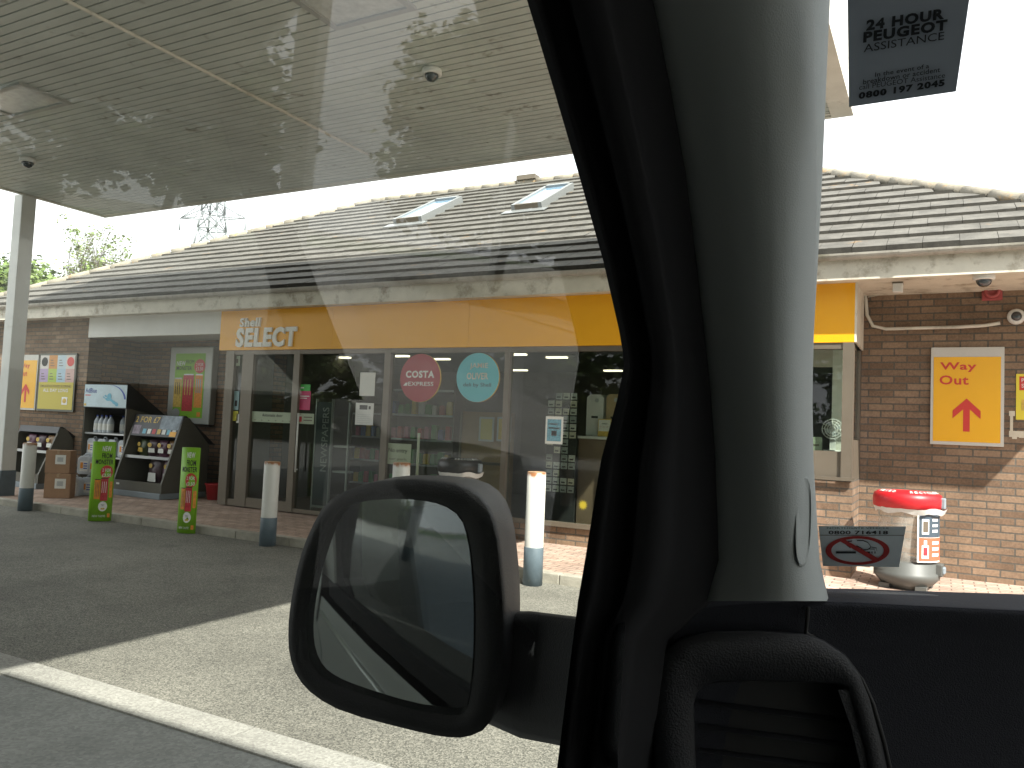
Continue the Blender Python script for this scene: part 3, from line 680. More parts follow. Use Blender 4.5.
# ================================================================== WINDOW NOTICES (on the glass)
GY = FY+.004
def notice(px0, py0, px1, py1, m, label, cat='notice', lines=None, Y=GY, name='window_notice', extra=None):
    x0, x1, z0, z1 = rectY(px0, py0, px1, py1, Y)
    o = empty(name, ((x0+x1)/2, Y, z0), 0, label, cat)
    f_ = MB(); f_.box((x0, Y-.003, z0), (x1, Y, z1), m)
    w_, h_ = x1-x0, z1-z0
    for (u0, v0, u1, v1, mm) in (extra or []): f_.quad((x0+u0*w_, Y-.0045, z0+v0*h_), (x0+u1*w_, Y-.0045, z0+v0*h_), (x0+u1*w_, Y-.0045, z0+v1*h_), (x0+u0*w_, Y-.0045, z0+v1*h_), mm)
    for (s_, u, v, hh, ww, mm, bb) in (lines or []): f_.text(s_, (x0+u*w_, Y-.006, z0+v*h_), UX, UZ, hh*h_, mm, w=ww*w_, bold=bb, anchor='c')
    f_.build('print', parent=o, world=True); return o
m_pale = mat('pale_notice', (.36, .42, .30), .6); m_mag = mat('magenta_print', (.50, .03, .12), .5); m_brg = mat('bright_green', (.05, .40, .06), .5)
notice(251.5, 412, 292.5, 422.5, m_pale, 'pale strip reading Automatic door across the sliding door', lines=[('Automatic door', .52, .55, .28, .5, m_ktxt, .01)], extra=[(.08+.17*k, .15, .11+.17*k, .22, m_bronze) for k in range(6)])
notice(297, 413.5, 314, 424, m_pale, 'small pale notice under the pink poster by the door', extra=[(.1, .2, .3, .7, m_crim), (.4, .3, .9, .4, m_bronze), (.4, .6, .9, .7, m_bronze)])
notice(299, 391, 310.5, 410, m_mag, 'magenta poster on the glass right of the sliding door', extra=[(.1, .7, .9, .75, m_wtxt), (.1, .6, .7, .64, m_wtxt)])
notice(300, 384.5, 310.5, 391, m_brg, 'bright green sticker above the magenta poster', 'sticker', extra=[(.1, .4, .4, .6, m_wtxt)])
notice(360, 372.5, 375, 396, m_paper, 'plain white sheet taped high on the window', 'notice')
notice(355.5, 403, 373.5, 425, m_white, 'white instruction card with small black screen on the window', extra=[(.22, .70, .66, .90, m_ktxt), (.72, .72, .84, .86, m_ktxt)]+[(.12, .1+.09*k, .85, .115+.09*k, m_steel) for k in range(5)])
notice(386, 443.5, 411, 464.5, m_pale, 'handwritten No entry notice on the window beside the mirror', lines=[('No entry', .48, .52, .25, .75, m_ktxt, 0), ('car park', .5, .18, .14, .7, m_bronze, 0)])
notice(545.5, 416.5, 563, 444, m_paper, 'blue patterned leaflet in white border on the window', extra=[(.1, .1, .9, .9, mat('blue_print', (.10, .30, .40), .6, var=.5, vscale=40)), (.35, .3, .65, .48, m_crim), (.2, .55, .8, .6, m_wtxt), (.2, .7, .7, .75, m_wtxt)])
notice(235, 356, 240, 366, m_pale, 'pale square sticker at the top of the narrow side window', 'sticker', extra=[(.3, .3, .7, .7, m_bronze)])
notice(233.5, 391, 239, 410, mat('cyan_sticker', (.28, .42, .45), .5), 'pale blue sticker halfway up the narrow side window', 'sticker', extra=[(.3, .2, .75, .5, m_ktxt)])
notice(232.5, 411, 238, 421, mat('yellow_sticker', (.55, .5, .05), .5), 'small yellow sticker on the narrow side window', 'sticker')
notice(236.5, 414, 240, 423, m_paper, 'white entry keypad card beside the yellow sticker', 'sticker')
# discs
def disc_sign(px, py, rx, ry, m, side_m, label, Y=FY-.02):
    c = at(px, py, Y); ex = (at(px+rx, py, Y)-at(px-rx, py, Y)).length/2; ez = (at(px, py-ry, Y)-at(px, py+ry, Y)).length/2
    r = (ex+ez)/2
    o = empty('round_sign', c, 0, label, 'sign')
    f_ = MB(); facing(f_, [(r, -.018), (r, .012)], (0, 0, 0), side_m, 48); f_.build('disc', parent=o)
    f_ = MB(); f_.disc((0, -.0145, 0), UX, UZ, r*.995, r*.995, m, 48)
    return o, f_, r
m_maroon = mat('maroon_print', (.33, .018, .03), .5); m_teal = mat('teal_disc', (.10, .45, .52), .5)
o, f_, r = disc_sign(420.5, 378, 21, 23, m_maroon, m_gold, 'maroon round coffee sign on the shop window')
f_.text('COSTA', (0, -.018, .0), UX, UZ, .30*r, m_wtxt, w=1.42*r, bold=.04, anchor='c'); f_.text('EXPRESS', (.06*r, -.018, -.33*r), UX, UZ, .17*r, m_wtxt, w=1.25*r, bold=.01, anchor='c'); f_.quad((-.82*r, -.018, -.33*r), (-.62*r, -.018, -.33*r), (-.6*r, -.018, -.2*r), (-.7*r, -.018, -.2*r), m_wtxt)
f_.build('print', parent=o)
o, f_, r = disc_sign(478, 377.5, 21, 25, m_teal, m_gold, 'pale turquoise round food sign on the shop window')
f_.text('JAMIE', (.05*r, -.018, .32*r), UX, UZ, .26*r, m_cream, w=.85*r, bold=.01, anchor='c'); f_.text('OLIVER', (.0*r, -.018, -.08*r), UX, UZ, .27*r, m_cream, w=1.0*r, bold=.02, anchor='c'); f_.text('deli by Shell', (0, -.018, -.42*r), UX, UZ, .2*r, m_ktxt, w=1.3*r, anchor='c')
f_.build('print', parent=o)
# safety dots on the glass
# door pull handle
p0 = at(298.5, 413, FY-.1); p1 = at(294, 462, FY-.1)
f_ = MB(); f_.tube([(p0.x, FY-.10, .75), (p0.x, FY-.10, p0.z)], .014, m_white, 8); f_.box((p0.x-.01, FY-.1, p0.z-.05), (p0.x+.01, FY-.051, p0.z-.03), m_white); f_.box((p0.x-.01, FY-.1, .78), (p0.x+.01, FY-.051, .8), m_white)
f_.build('door_handle', **SP)
p0 = at(419, 433, FY-.1); f_ = MB(); f_.tube([(p0.x, FY-.1, .7), (p0.x, FY-.1, p0.z)], .02, m_pale, 8); f_.box((p0.x-.01, FY-.1, .78), (p0.x+.01, FY-.001, .8), m_pale); f_.build('window_rail', **SP)

# ================================================================== INSIDE THE SHOP
# newspaper stand
def rbox_px(mb, px0, py0, px1, py1, Y, d, m):
    x0, x1, z0, z1 = rectY(px0, py0, px1, py1, Y); mb.box((x0, Y, z0), (x1, Y+d, z1), m); return x0, x1, z0, z1
x0, x1, z0, z1 = rectY(315, 402, 330, 488, 9.85)
o = empty('newspaper_stand', ((x0+x1)/2, 9.85, PZ+.02), 0, 'tall dark newspaper stand with vertical lettering behind the glass', 'newspaper stand')
mn = mat('slate_board', (.05, .07, .08), .5)
f_ = MB(); f_.box((x0, 9.85, PZ+.12), (x1, 9.88, z1), mn); f_.build('board', parent=o, world=True)
f_ = MB(); 
for xx in (x0-.02, x1+.001): f_.box((xx, 9.84, PZ+.02), (xx+.018, 9.89, z1+.05), m_steel)
f_.box((x0, 9.84, PZ+.08), (x1, 9.89, PZ+.118), m_steel); f_.build('frame', parent=o, world=True)
f_ = MB(); f_.text('NEWSPAPERS', (x1-.05, 9.846, z0+.26), (0, 0, 1), (-1, 0, 0), (x1-x0)*.42, m_steel, w=1.02, bold=.01); f_.build('lettering', parent=o, world=True)
f_ = MB(); xb_ = at(348, 440, 9.9).x; f_.box((xb_-.02, 9.9, PZ+.02), (xb_, 9.93, z1), m_steel); f_.box((x1+.03, 9.9, .75), (xb_-.021, 10.1, .78), m_steel); f_.box((x1+.03, 9.9, 1.15), (xb_-.021, 10.1, 1.18), m_steel); f_.build('rack', parent=o, world=True)
# interior pillar behind the door
f_ = MB(); xq = at(272, 430, 11.0).x; f_.box((xq-.2, 11.0, PZ+.02), (xq+.2, 11.4, 2.85), mat('pale_green_post', (.42, .46, .36), .6)); f_.build('interior_pillar', **SP)
# shelving with goods
def shelving(x0, x1, y, z1, label, group='shop shelving'):
    o = empty('shop_shelf', ((x0+x1)/2, y, PZ+.02), 0, label, 'shelving')
    f_ = MB(); f_.box((x0, y+.3, PZ+.02), (x1, y+.34, z1), m_bronze); f_.box((x0-.03, y, PZ+.02), (x0-.001, y+.34, z1), m_bronze); f_.box((x1+.001, y, PZ+.02), (x1+.03, y+.34, z1), m_bronze); f_.build('back_panel', parent=o, world=True)
    zz = .45
    while zz < z1-.1:
        f_ = MB(); f_.box((x0, y, zz), (x1, y+.299, zz+.03), m_steel); f_.build('shelf', parent=o, world=True)
        zz += .42
    return o
gm = [mat('goods_%s' % n_, c, .4, var=.2, vscale=30) for n_, c in (('red', (.5, .04, .03)), ('yellow', (.7, .5, .08)), ('green', (.06, .3, .06)), ('white', (.6, .6, .55)), ('blue', (.05, .12, .4)), ('brown', (.2, .1, .05)), ('pink', (.6, .15, .25)))]
ROW = {.48: 'bottom', .9: 'second', 1.32: 'third', 1.74: 'top'}
ORD = {9: ['leftmost', 'second', 'third', 'fourth', 'middle', 'fourth from right', 'third from right', 'second from right', 'rightmost'], 5: ['leftmost', 'second', 'middle', 'fourth', 'rightmost']}
def goods(x0, x1, y, z0, label, n, hmax=.26, grp='packets on the shop shelves'):
    x = x0
    for k in range(n):
        w_ = (x1-x0)/n*random.uniform(.6, .92); h_ = random.uniform(.6, 1)*hmax; gi = random.randrange(len(gm)); m = gm[gi]
        f_ = MB(); f_.prism([(-w_/2, 0), (w_/2, 0), (w_/2*.94, h_*.9), (w_/2*.6, h_), (-w_/2*.6, h_), (-w_/2*.94, h_*.9)], 'y', -.05, .05, m)
        o = f_.build('packet', loc=(x+w_/2, y+.12, z0+.001), bevel=.006); tag(o, '%s %s, %s' % (('red', 'yellow', 'green', 'white', 'blue', 'brown', 'pink')[gi], label, ORD[n][k]+' on the '+ROW[round(z0, 2)]+' shelf'), 'packet', grp); x += (x1-x0)/n
sx0, sx1 = X(372)*1.16, at(452, 430, 11.2).x
shelving(at(386, 430, 11.2).x, at(452, 430, 11.2).x, 11.2, 2.35, 'tall shelf of packets behind the window under the maroon disc')
for zz in (.48, .90, 1.32, 1.74): goods(at(388, 430, 11.2).x, at(450, 430, 11.2).x, 11.2, zz, 'packet behind the maroon disc', 9)
shelving(at(352, 430, 11.6).x, at(380, 430, 11.6).x, 11.6, 1.9, 'shelf of packets behind the white instruction card')
for zz in (.48, .90, 1.32): goods(at(353, 430, 11.6).x, at(379, 430, 11.6).x, 11.6, zz, 'packet behind the instruction card', 5, grp='packets behind the instruction card')
# wood panel booth with yellow notices
m_wood = mat('wood_panel', (.30, .19, .09), .5, var=.2, vscale=3)
x0, x1, z0, z1 = rectY(458, 412, 508, 540, 10.6)
f_ = MB(); f_.box((x0, 10.6, PZ+.02), (x1, 10.75, z1), m_wood); f_.box((x0, 10.58, PZ+.02), (x0+.04, 10.598, z1), m_bronze); f_.box((x0, 10.56, 1.0), (x1, 10.598, 1.04), m_bronze)
tag(f_.build('wooden_partition', bevel=.005), 'brown wooden partition inside the shop behind the black lidded bin', 'partition')
notice(479, 417, 494, 441.5, m_steel, 'yellow notice in silver frame left of the window mullion', Y=10.5, extra=[(.12, .08, .88, .92, mat('yellow_notice', (.55, .48, .12), .5))])
notice(497, 417, 511, 441.5, m_steel, 'yellow notice in silver frame right of the window mullion', Y=10.5, extra=[(.12, .08, .88, .92, m_gold)])
# gift card rack
CYK = 10.0
p0 = at(548, 392, CYK); p1 = at(575, 494, CYK)
o = empty('gift_card_rack', ((p0.x+p1.x)/2, CYK, PZ+.02), 0, 'tall rack of small pale gift cards behind the glass beside the counter', 'card rack')
f_ = MB(); f_.box((p0.x, CYK+.02, PZ+.02), (at(576, 440, CYK).x, CYK+.05, at(562, 398, CYK).z), m_dark); f_.build('back_panel', parent=o, world=True)
mc_ = [mat('card_%s' % n_, c, .5, var=.25, vscale=25) for n_, c in (('pale', (.5, .52, .48)), ('grey', (.3, .33, .32)), ('cream', (.5, .48, .38)))]
ncol, nrow = 4, 13; cw = (at(576, 440, CYK).x-p0.x)/ncol; ch_ = (p0.z-p1.z)/nrow
for i in range(ncol):
    for j in range(nrow):
        if random.random() < .12: continue
        f_ = MB(); xx = p0.x+i*cw+.012; zz = p1.z+j*ch_+.008
        f_.box((xx, CYK-.0, zz), (xx+cw-.02, CYK+.006, zz+ch_-.018), random.choice(mc_)); f_.quad((xx+.015, CYK-.002, zz+.02), (xx+cw-.04, CYK-.002, zz+.02), (xx+cw-.04, CYK-.002, zz+.04), (xx+.015, CYK-.002, zz+.04), m_ktxt)
        f_.build('card', parent=o, world=True)
# counter with machine
x0, x1, z0, z1 = rectY(576, 437, 640, 530, 10.15)
o = empty('counter', ((x0+x1)/2, 10.15, PZ+.02), 0, 'brown shop counter with white top behind the window', 'counter')
f_ = MB(); f_.box((x0+.02, 10.15, PZ+.02), (x1+1.5, 10.7, z1-.04), mat('counter_brown', (.16, .11, .075), .5, var=.15, vscale=3)); f_.build('body', parent=o, world=True)
f_ = MB(); f_.box((x0, 10.12, z1-.038), (x1+1.5, 10.72, z1), m_white); f_.build('worktop', parent=o, world=True, bevel=.006)
ztop = z1
def machine(px0, px1, pyt, label, m, cat='drinks machine'):
    a, b_, _, zt = rectY(px0, pyt, px1, 436, 10.25)
    o = empty('drinks_machine', ((a+b_)/2, 10.25, ztop), 0, label, cat)
    f_ = MB(); w_ = b_-a; pr_ = [(a, ztop+.001), (b_, ztop+.001), (b_, zt-.04), (b_-.05, zt), (a+.05, zt), (a, zt-.04)]
    f_.prism(pr_, 'y', 10.25, 10.55, m); f_.build('casing', parent=o, world=True)
    f_ = MB(); f_.quad((a+w_*.3, 10.247, ztop+.25), (b_-w_*.3, 10.247, ztop+.25), (b_-w_*.3, 10.247, ztop+.28), (a+w_*.3, 10.247, ztop+.28), m_ktxt); f_.disc((a+w_*.6, 10.247, zt-.08), UX, UZ, .03, .03, m_steel)
    f_.build('badge', parent=o, world=True); return o
machine(586.5, 603, 394.5, 'tall white drinks machine on the counter', m_white)
machine(606, 622, 394, 'beige rounded drinks machine right of the white one', mat('beige', (.42, .30, .17), .5))
notice(598, 419, 611, 436.5, m_gold, 'small yellow and white card standing on the counter', 'card', Y=10.18, extra=[(.05, .3, .95, .95, m_paper), (.15, .5, .25, .6, m_crim), (.4, .5, .5, .6, m_crim), (.65, .5, .75, .6, m_crim), (.3, .7, .7, .75, m_ktxt)])
c = at(583, 505, GY-.002); f_ = MB(); vs_ = []
for k in range(24):
    r = .072 if k % 2 else .036; a = 2*math.pi*k/24; vs_.append((r*math.cos(a), -.002, r*math.sin(a)))
f_.add(vs_, [tuple(range(24))], mat('sun_yellow', (.34, .27, .02), .5)); tag(f_.build('sun_sticker', loc=c), 'small yellow sun shaped sticker low on the window', 'sticker')
# right window: fan, green card, blind
x0, x1, z0, z1 = rectY(822, 418, 843, 449, FY+.25)
o = empty('desk_fan', ((x0+x1)/2, FY+.25, zw-.02), 0, 'white desk fan in the right window beside a pale card', 'fan')
cx, cz, r = (x0+x1)/2, (z0+z1)/2+.05, (x1-x0)/2
f_ = MB(); 
for rr in (1, .75, .5, .25):
    pts = [(cx+r*rr*math.cos(a*math.pi/12), FY+.25-.03*(1-rr), cz+r*rr*math.sin(a*math.pi/12)) for a in range(25)]; f_.tube(pts, .006, m_white, 6)
for k in range(12):
    a = k*math.pi/6; f_.tube([(cx, FY+.21, cz), (cx+r*math.cos(a), FY+.25, cz+r*math.sin(a))], .003, m_white, 5)
f_.build('guard', parent=o, world=True)
f_ = MB()
for k in range(4):
    a = k*math.pi/2; f_.add([(cx, FY+.26, cz), (cx+r*.8*math.cos(a), FY+.25, cz+r*.8*math.sin(a)), (cx+r*.8*math.cos(a+.8), FY+.28, cz+r*.8*math.sin(a+.8))], [(0,1,2)], m_jer)
f_.build('blades', parent=o, world=True)
f_ = MB(); f_.box((cx-.03, FY+.27, zw-.02), (cx+.03, FY+.33, cz), m_white); f_.lathe([(.12, 0), (.1, .03)], (cx, FY+.3, zw-.02), m_white); f_.build('stand', parent=o, world=True)
f_ = MB(); a, b_, c_, d_ = rectY(808, 437, 822, 453, FY+.15); f_.box((a, FY+.15, zw-.02), (b_, FY+.16, d_), m_pale); f_.box((a+.03, FY+.148, d_-.1), (b_-.03, FY+.1495, d_-.08), m_bronze); tag(f_.build('card'), 'pale green card standing left of the desk fan', 'card')
f_ = MB(); f_.box((X(745)-.2, FY+.1, zw-.05), (XF1-.06, RY-.1, zw-.021), m_bronze); f_.build('window_board', **SP)
f_ = MB(); a, b_, c_, d_ = rectY(832, 350, 842, 450, FY+.6); f_.box((a, FY+.6, zw-.02), (b_, FY+.65, 2.84), mat('inner_frame', (.8, .8, .7), .6)); a2 = at(813, 400, FY+.6).x; f_.box((a2-.2, FY+.6, 2.45), (a-.001, FY+.65, 2.84), m_cream); f_.build('inner_frame', **SP)

# ================================================================== PAVEMENT OBJECTS
# bollards
def make_bollard(label):
    o = empty('bollard', (0, 0, 0), 0, label, 'bollard', 'white and blue-grey steel bollards along the kerb')
    f_ = MB(); f_.lathe([(.096, .335), (.096, 1.02), (.088, 1.03), (.086, 1.03)], (0, 0, 0), m_whitep, 28, cap=False); f_.lathe([(.0961, 1.026), (.086, 1.031), (.001, 1.034)], (0, 0, 0), mat('rusty_cap', (.36, .22, .12), .8, var=.4, vscale=20), 28, cap=False); f_.build('post', parent=o)
    f_ = MB(); f_.lathe([(.1, 0), (.1, .34), (.097, .345)], (0, 0, 0), m_blueg, 28); f_.build('painted_base', parent=o); return o
b0 = make_bollard('white bollard with dark blue base beside the canopy column')
def topz(px, py, Y): return at(px, py, Y).z
bl = [((31.5, 512), 'white bollard with dark blue base beside the canopy column'), ((284, 545), 'white bollard with rusty rim standing in front of the sliding door'),
      ((399, 563), 'white bollard whose top shows above the door mirror'), ((531.5, 587), 'sunlit white bollard with grey base right of the door mirror')]
for i, ((px, py), lb) in enumerate(bl):
    o = b0 if i == 0 else copy_tree(b0)
    p = gnd(px, py-2); 
    if i == 2: p = at(399, 500, 7.25)
    o.location = (p.x, min(p.y+.02, 7.37), 0); o.rotation_euler = (R(random.uniform(-.5, .5)), R(random.uniform(-.6, .6)), random.uniform(0, 6)); relabel(o, lb); o.scale = (1, 1, (1.0, 1.0, 1.10, 1.10)[i])
# green totems
def totem(px, py, hw, hd, rz, label):
    p = gnd(px, py); p.y -= .04
    o = empty('advert_sleeve', (p.x, p.y, 0), rz, label, 'advert bollard', 'green drinks advert sleeves on the kerb')
    ht = 1.13; n = 28; f_ = MB()
    # lens shaped plan: two arcs
    pl = []
    for k in range(15): t = -1+2*k/14; pl.append((hw*t, -hd*(1-t*t)))
    for k in range(1, 14): t = 1-2*k/14; pl.append((hw*t, hd*(1-t*t)))
    f_.prism(pl, 'z', .005, ht, m_green, True); f_.build('sleeve', parent=o)
    f_ = MB()
    def cv(u, z, off): # u in -1..1 across the front
        return (hw*u, -hd*(1-u*u)-off, z)
    def cquad(u0, z0, u1, z1, m, off, ns=6):
        for k in range(ns):
            a = u0+(u1-u0)*k/ns; c_ = u0+(u1-u0)*(k+1)/ns
            f_.add([cv(a, z0, off), cv(c_, z0, off), cv(c_, z1, off), cv(a, z1, off)], [(0,1,2,3)], m)
    def ctext(s_, u, z, h_, w_, m, bold, off):
        vv, ff, asp = text_geo(s_, bold); f_.add([cv(u-w_/2+x*w_, z+y*h_, off) for x, y in vv], ff, m)
    def cdisc(u, z, ru, rz_, m, off, n=24):
        f_.add([cv(u+ru*math.cos(2*math.pi*k/n), z+rz_*math.sin(2*math.pi*k/n), off) for k in range(n)], [tuple(range(n))], m)
    ctext('NEW', .25, ht*.88, .075, .75, m_wtxt, .03, .003); ctext('FROM', .3, ht*.79, .075, .85, m_ktxt, .02, .003); ctext('MONSTER', .1, ht*.715, .07, 1.5, m_ktxt, .02, .003)
    cdisc(.35, ht*.62, .52, .095, m_red, .004); ctext('2 FOR', .35, ht*.625, .045, .75, m_wtxt, .01, .006); ctext('£3.50', .35, ht*.56, .045, .75, m_wtxt, .01, .006)
    cquad(-.62, ht*.28, -.12, ht*.52, m_orange, .003); cquad(-.07, ht*.26, .55, ht*.535, m_crim, .0035); cquad(.66, ht*.3, .9, ht*.5, m_orange, .003)
    for q in range(3): cquad(-.52+.13*q, ht*.31, -.48+.13*q, ht*.49, m_bronze, .005, 1)
    for q in range(3): cquad(.04+.16*q, ht*.36, .08+.16*q, ht*.50, m_wtxt, .0055, 1)
    cquad(-.62, ht*.52, -.12, ht*.53, m_ktxt, .004); cquad(-.07, ht*.535, .55, ht*.545, m_ktxt, .004)
    cdisc(.2, ht*.19, .38, .07, m_wtxt, .004); ctext('TRY', .2, ht*.19, .03, .3, m_ktxt, 0, .006); cquad(.05, ht*.15, .38, ht*.17, m_gold, .006)
    ctext('NEW TASTE', -.1, ht*.055, .03, 1.1, m_wtxt, 0, .004); cquad(.62, ht*.05, .84, ht*.10, m_orange, .004)
    f_.build('print', parent=o); return o
totem(102, 521, .15, .045, R(50), 'green drinks advert sleeve left of the snack stand, facing the van')
totem(188.5, 533, .135, .055, R(18), 'green drinks advert sleeve near the red bucket, turned sideways')
# left end stuff: white post
p = at(5, 400, 9.0)
f_ = MB(); f_.box((EX0+.25, 9.3, PZ), (EX0+.5, 9.49, 3.28), m_white); tag(f_.build('white_post', bevel=.01), 'white square post at the far left end of the shop wall', 'post')

# display units in the recess
def side_unit(name, x0, x1, prof, label, header_z, texts, shelves, Yoff, plinth=False):
    """prof: list of (y,z) side outline (y forward negative)"""
    o = empty(name, ((x0+x1)/2, Yoff, PZ), 0, label, 'display stand')
    t_ = .035
    f_ = MB(); f_.prism(prof, 'x', x0, x0+t_, m_unit); f_.build('side_panel', parent=o, world=True)
    f_ = MB(); f_.prism(prof, 'x', x1-t_, x1, m_unit); f_.build('side_panel', parent=o, world=True)
    return o, t_
# AdBlue cabinet
ax0 = at(83, 420, 9.5).x; ax1 = at(126, 420, 9.5).x
axz = at(104, 384, 9.5).z; axh = at(104, 408, 9.5).z
YB = 10.4
prof = [(9.5, PZ), (YB, PZ), (YB, axz-.62), (9.62, axh+.03), (9.5, axh)]
o = empty('display_cabinet', ((ax0+ax1)/2, 9.9, PZ), 0, 'tall shelf cabinet with pale blue header in the brick recess', 'display stand')
AC = dict(parent=o, world=True)
for xa_ in (ax0, ax1-.035): f_ = MB(); f_.prism(prof, 'x', xa_, xa_+.035, m_unit); f_.build('side_panel', **AC)
f_ = MB(); f_.box((ax0+.036, YB-.03, PZ), (ax1-.036, YB, axh-.05), m_unit); f_.build('back_panel', **AC)
f_ = MB(); f_.prism([(9.49, axh), (9.49, axz), (9.53, axz), (YB, axz-.58), (YB, axz-.61), (9.6, axh)], 'x', ax0, ax1, m_black); f_.build('header_box', **AC)
f_ = MB(); w_ = ax1-ax0; h_ = axz-axh; y_ = 9.486
f_.box((ax0+.01, y_, axh+.015), (ax1-.01, y_+.0035, axz-.015), mat('pale_blue_print', (.50, .62, .68), .45, var=.12, vscale=3))
f_.text('AdBlue', (ax0+.03*w_, y_-.002, axh+.62*h_), UX, UZ, .2*h_, mat('navy_ink', (.03, .05, .25), .5), w=.27*w_, bold=.015)
f_.quad((ax0+.03*w_, y_-.002, axh+.5*h_), (ax0+.16*w_, y_-.002, axh+.5*h_), (ax0+.16*w_, y_-.002, axh+.54*h_), (ax0+.03*w_, y_-.002, axh+.54*h_), m_red)
f_.quad((ax0+.015*w_, y_-.002, axh+.07*h_), (ax0+.07*w_, y_-.002, axh+.07*h_), (ax0+.07*w_, y_-.002, axh+.17*h_), (ax0+.015*w_, y_-.002, axh+.17*h_), m_gold)
mnv = mat('navy_arc', (.05, .09, .4), .5); arc = [(ax0+w_*(.58+.36*math.sin(t*.15)), axh+h_*(.96-.62*(1-math.cos(t*.15)))) for t in range(0, 11)]
for k in range(10):
    a, c = arc[k], arc[k+1]; f_.add([(a[0], y_-.003, a[1]), (a[0]+.05, y_-.003, a[1]), (c[0]+.05, y_-.003, c[1]), (c[0], y_-.003, c[1])], [(3,2,1,0)], mnv)
mcy = mat('cyan_splash', (.12, .42, .58), .4)
for (u, v, ru, rv) in ((.60, .46, .05, .06), (.52, .50, .03, .015), (.55, .36, .045, .018), (.66, .32, .05, .02), (.72, .24, .06, .025), (.78, .17, .04, .03), (.48, .44, .03, .01)): f_.disc((ax0+u*w_, y_-.003-random.random()*.001, axh+v*h_), (1, 0, -.4), (.4, 0, 1), ru*w_, rv*w_, mcy, 16)
f_.build('header_print', **AC)
shz = [at(104, 433, 9.55).z, at(104, 456.5, 9.55).z]
for z_ in shz:
    f_ = MB(); f_.box((ax0+.036, 9.53, z_-.03), (ax1-.036, YB-.031, z_), m_steel); f_.build('shelf', **AC)
def make_jerry(h_=.34, w_=.24, d_=.17):
    o = empty('jerry_can', (0, 0, 0)); tag(o, 'x', 'jerry can', 'pale plastic jerry cans of fluid')
    f_ = MB(); f_.prism([(-w_/2+.02, 0), (w_/2-.02, 0), (w_/2, .02), (w_/2, h_*.8), (w_/2*.6, h_*.93), (-w_/2*.6, h_*.93), (-w_/2, h_*.8), (-w_/2, .02)], 'y', -d_/2, d_/2, m_jer); f_.build('body', parent=o, bevel=.015)
    f_ = MB(); f_.tube([(-w_*.2, 0, h_*.92), (-w_*.12, 0, h_*1.02), (w_*.12, 0, h_*1.02), (w_*.2, 0, h_*.92)], .014, m_jer, 6); f_.build('handle', parent=o)
    f_ = MB(); f_.box((-w_*.3, -d_/2-.004, h_*.15), (w_*.34, -d_/2-.001, h_*.68), m_paper); f_.quad((-w_*.25, -d_/2-.006, h_*.3), (-w_*.05, -d_/2-.006, h_*.3), (-w_*.05, -d_/2-.006, h_*.6), (-w_*.25, -d_/2-.006, h_*.6), m_orange); 
    for q in range(3): f_.quad((w_*.0, -d_/2-.006, h_*(.28+.12*q)), (w_*.28, -d_/2-.006, h_*(.28+.12*q)), (w_*.28, -d_/2-.006, h_*(.33+.12*q)), (w_*.0, -d_/2-.006, h_*(.33+.12*q)), mnv)
    f_.build('paper_label', parent=o); return o
j0 = make_jerry(); used = [False]
def jerry(x, y, z, rz, label):
    o = copy_tree(j0) if used[0] else j0; used[0] = True
    o.location = (x, y, z+.002); o.rotation_euler = (0, 0, rz); o['label'] = label; return o
for k in range(4):
    xx = ax0+.17+k*(w_-.33)/3; jerry(xx, 9.66, shz[1], R(random.uniform(-4, 4)), ['leftmost', 'second', 'third', 'rightmost'][k]+' jerry can on the lower shelf of the blue-headed cabinet')
jerry(ax0+w_-.2, 9.68, PZ, 0, 'jerry can at the bottom right of the cabinet behind the green sleeve')
# bottles on the top shelf
def make_bottle():
    o = empty('bottle', (0, 0, 0)); tag(o, 'x', 'bottle', 'bottles on the cabinet top shelf')
    f_ = MB(); f_.lathe([(.058, 0), (.06, .02), (.06, .2), (.045, .25), (.02, .28), (.02, .30)], (0, 0, 0), m_jer, 16); f_.build('body', parent=o)
    f_ = MB(); f_.lathe([(.023, .3), (.023, .33)], (0, 0, 0), mnv, 12); f_.build('cap', parent=o)
    f_ = MB(); f_.lathe([(.0612, .05), (.0612, .17)], (0, 0, 0), m_paper, 16, cap=False); f_.build('paper_label', parent=o); return o
bt0 = make_bottle()
for k in range(7):
    o = bt0 if k == 0 else copy_tree(bt0); o.location = (ax0+.17+k*.13, 9.68 if k < 4 else 9.85, shz[0]+.002)
    o['label'] = ['leftmost clear bottle on the top shelf of the cabinet', 'second clear bottle from the left on the cabinet top shelf', 'third clear bottle from the left on the cabinet top shelf', 'fourth clear bottle, at the middle of the cabinet top shelf', 'fifth bottle, set further back on the cabinet top shelf', 'sixth bottle, second from the right on the cabinet top shelf', 'rightmost bottle on the cabinet top shelf'][k]
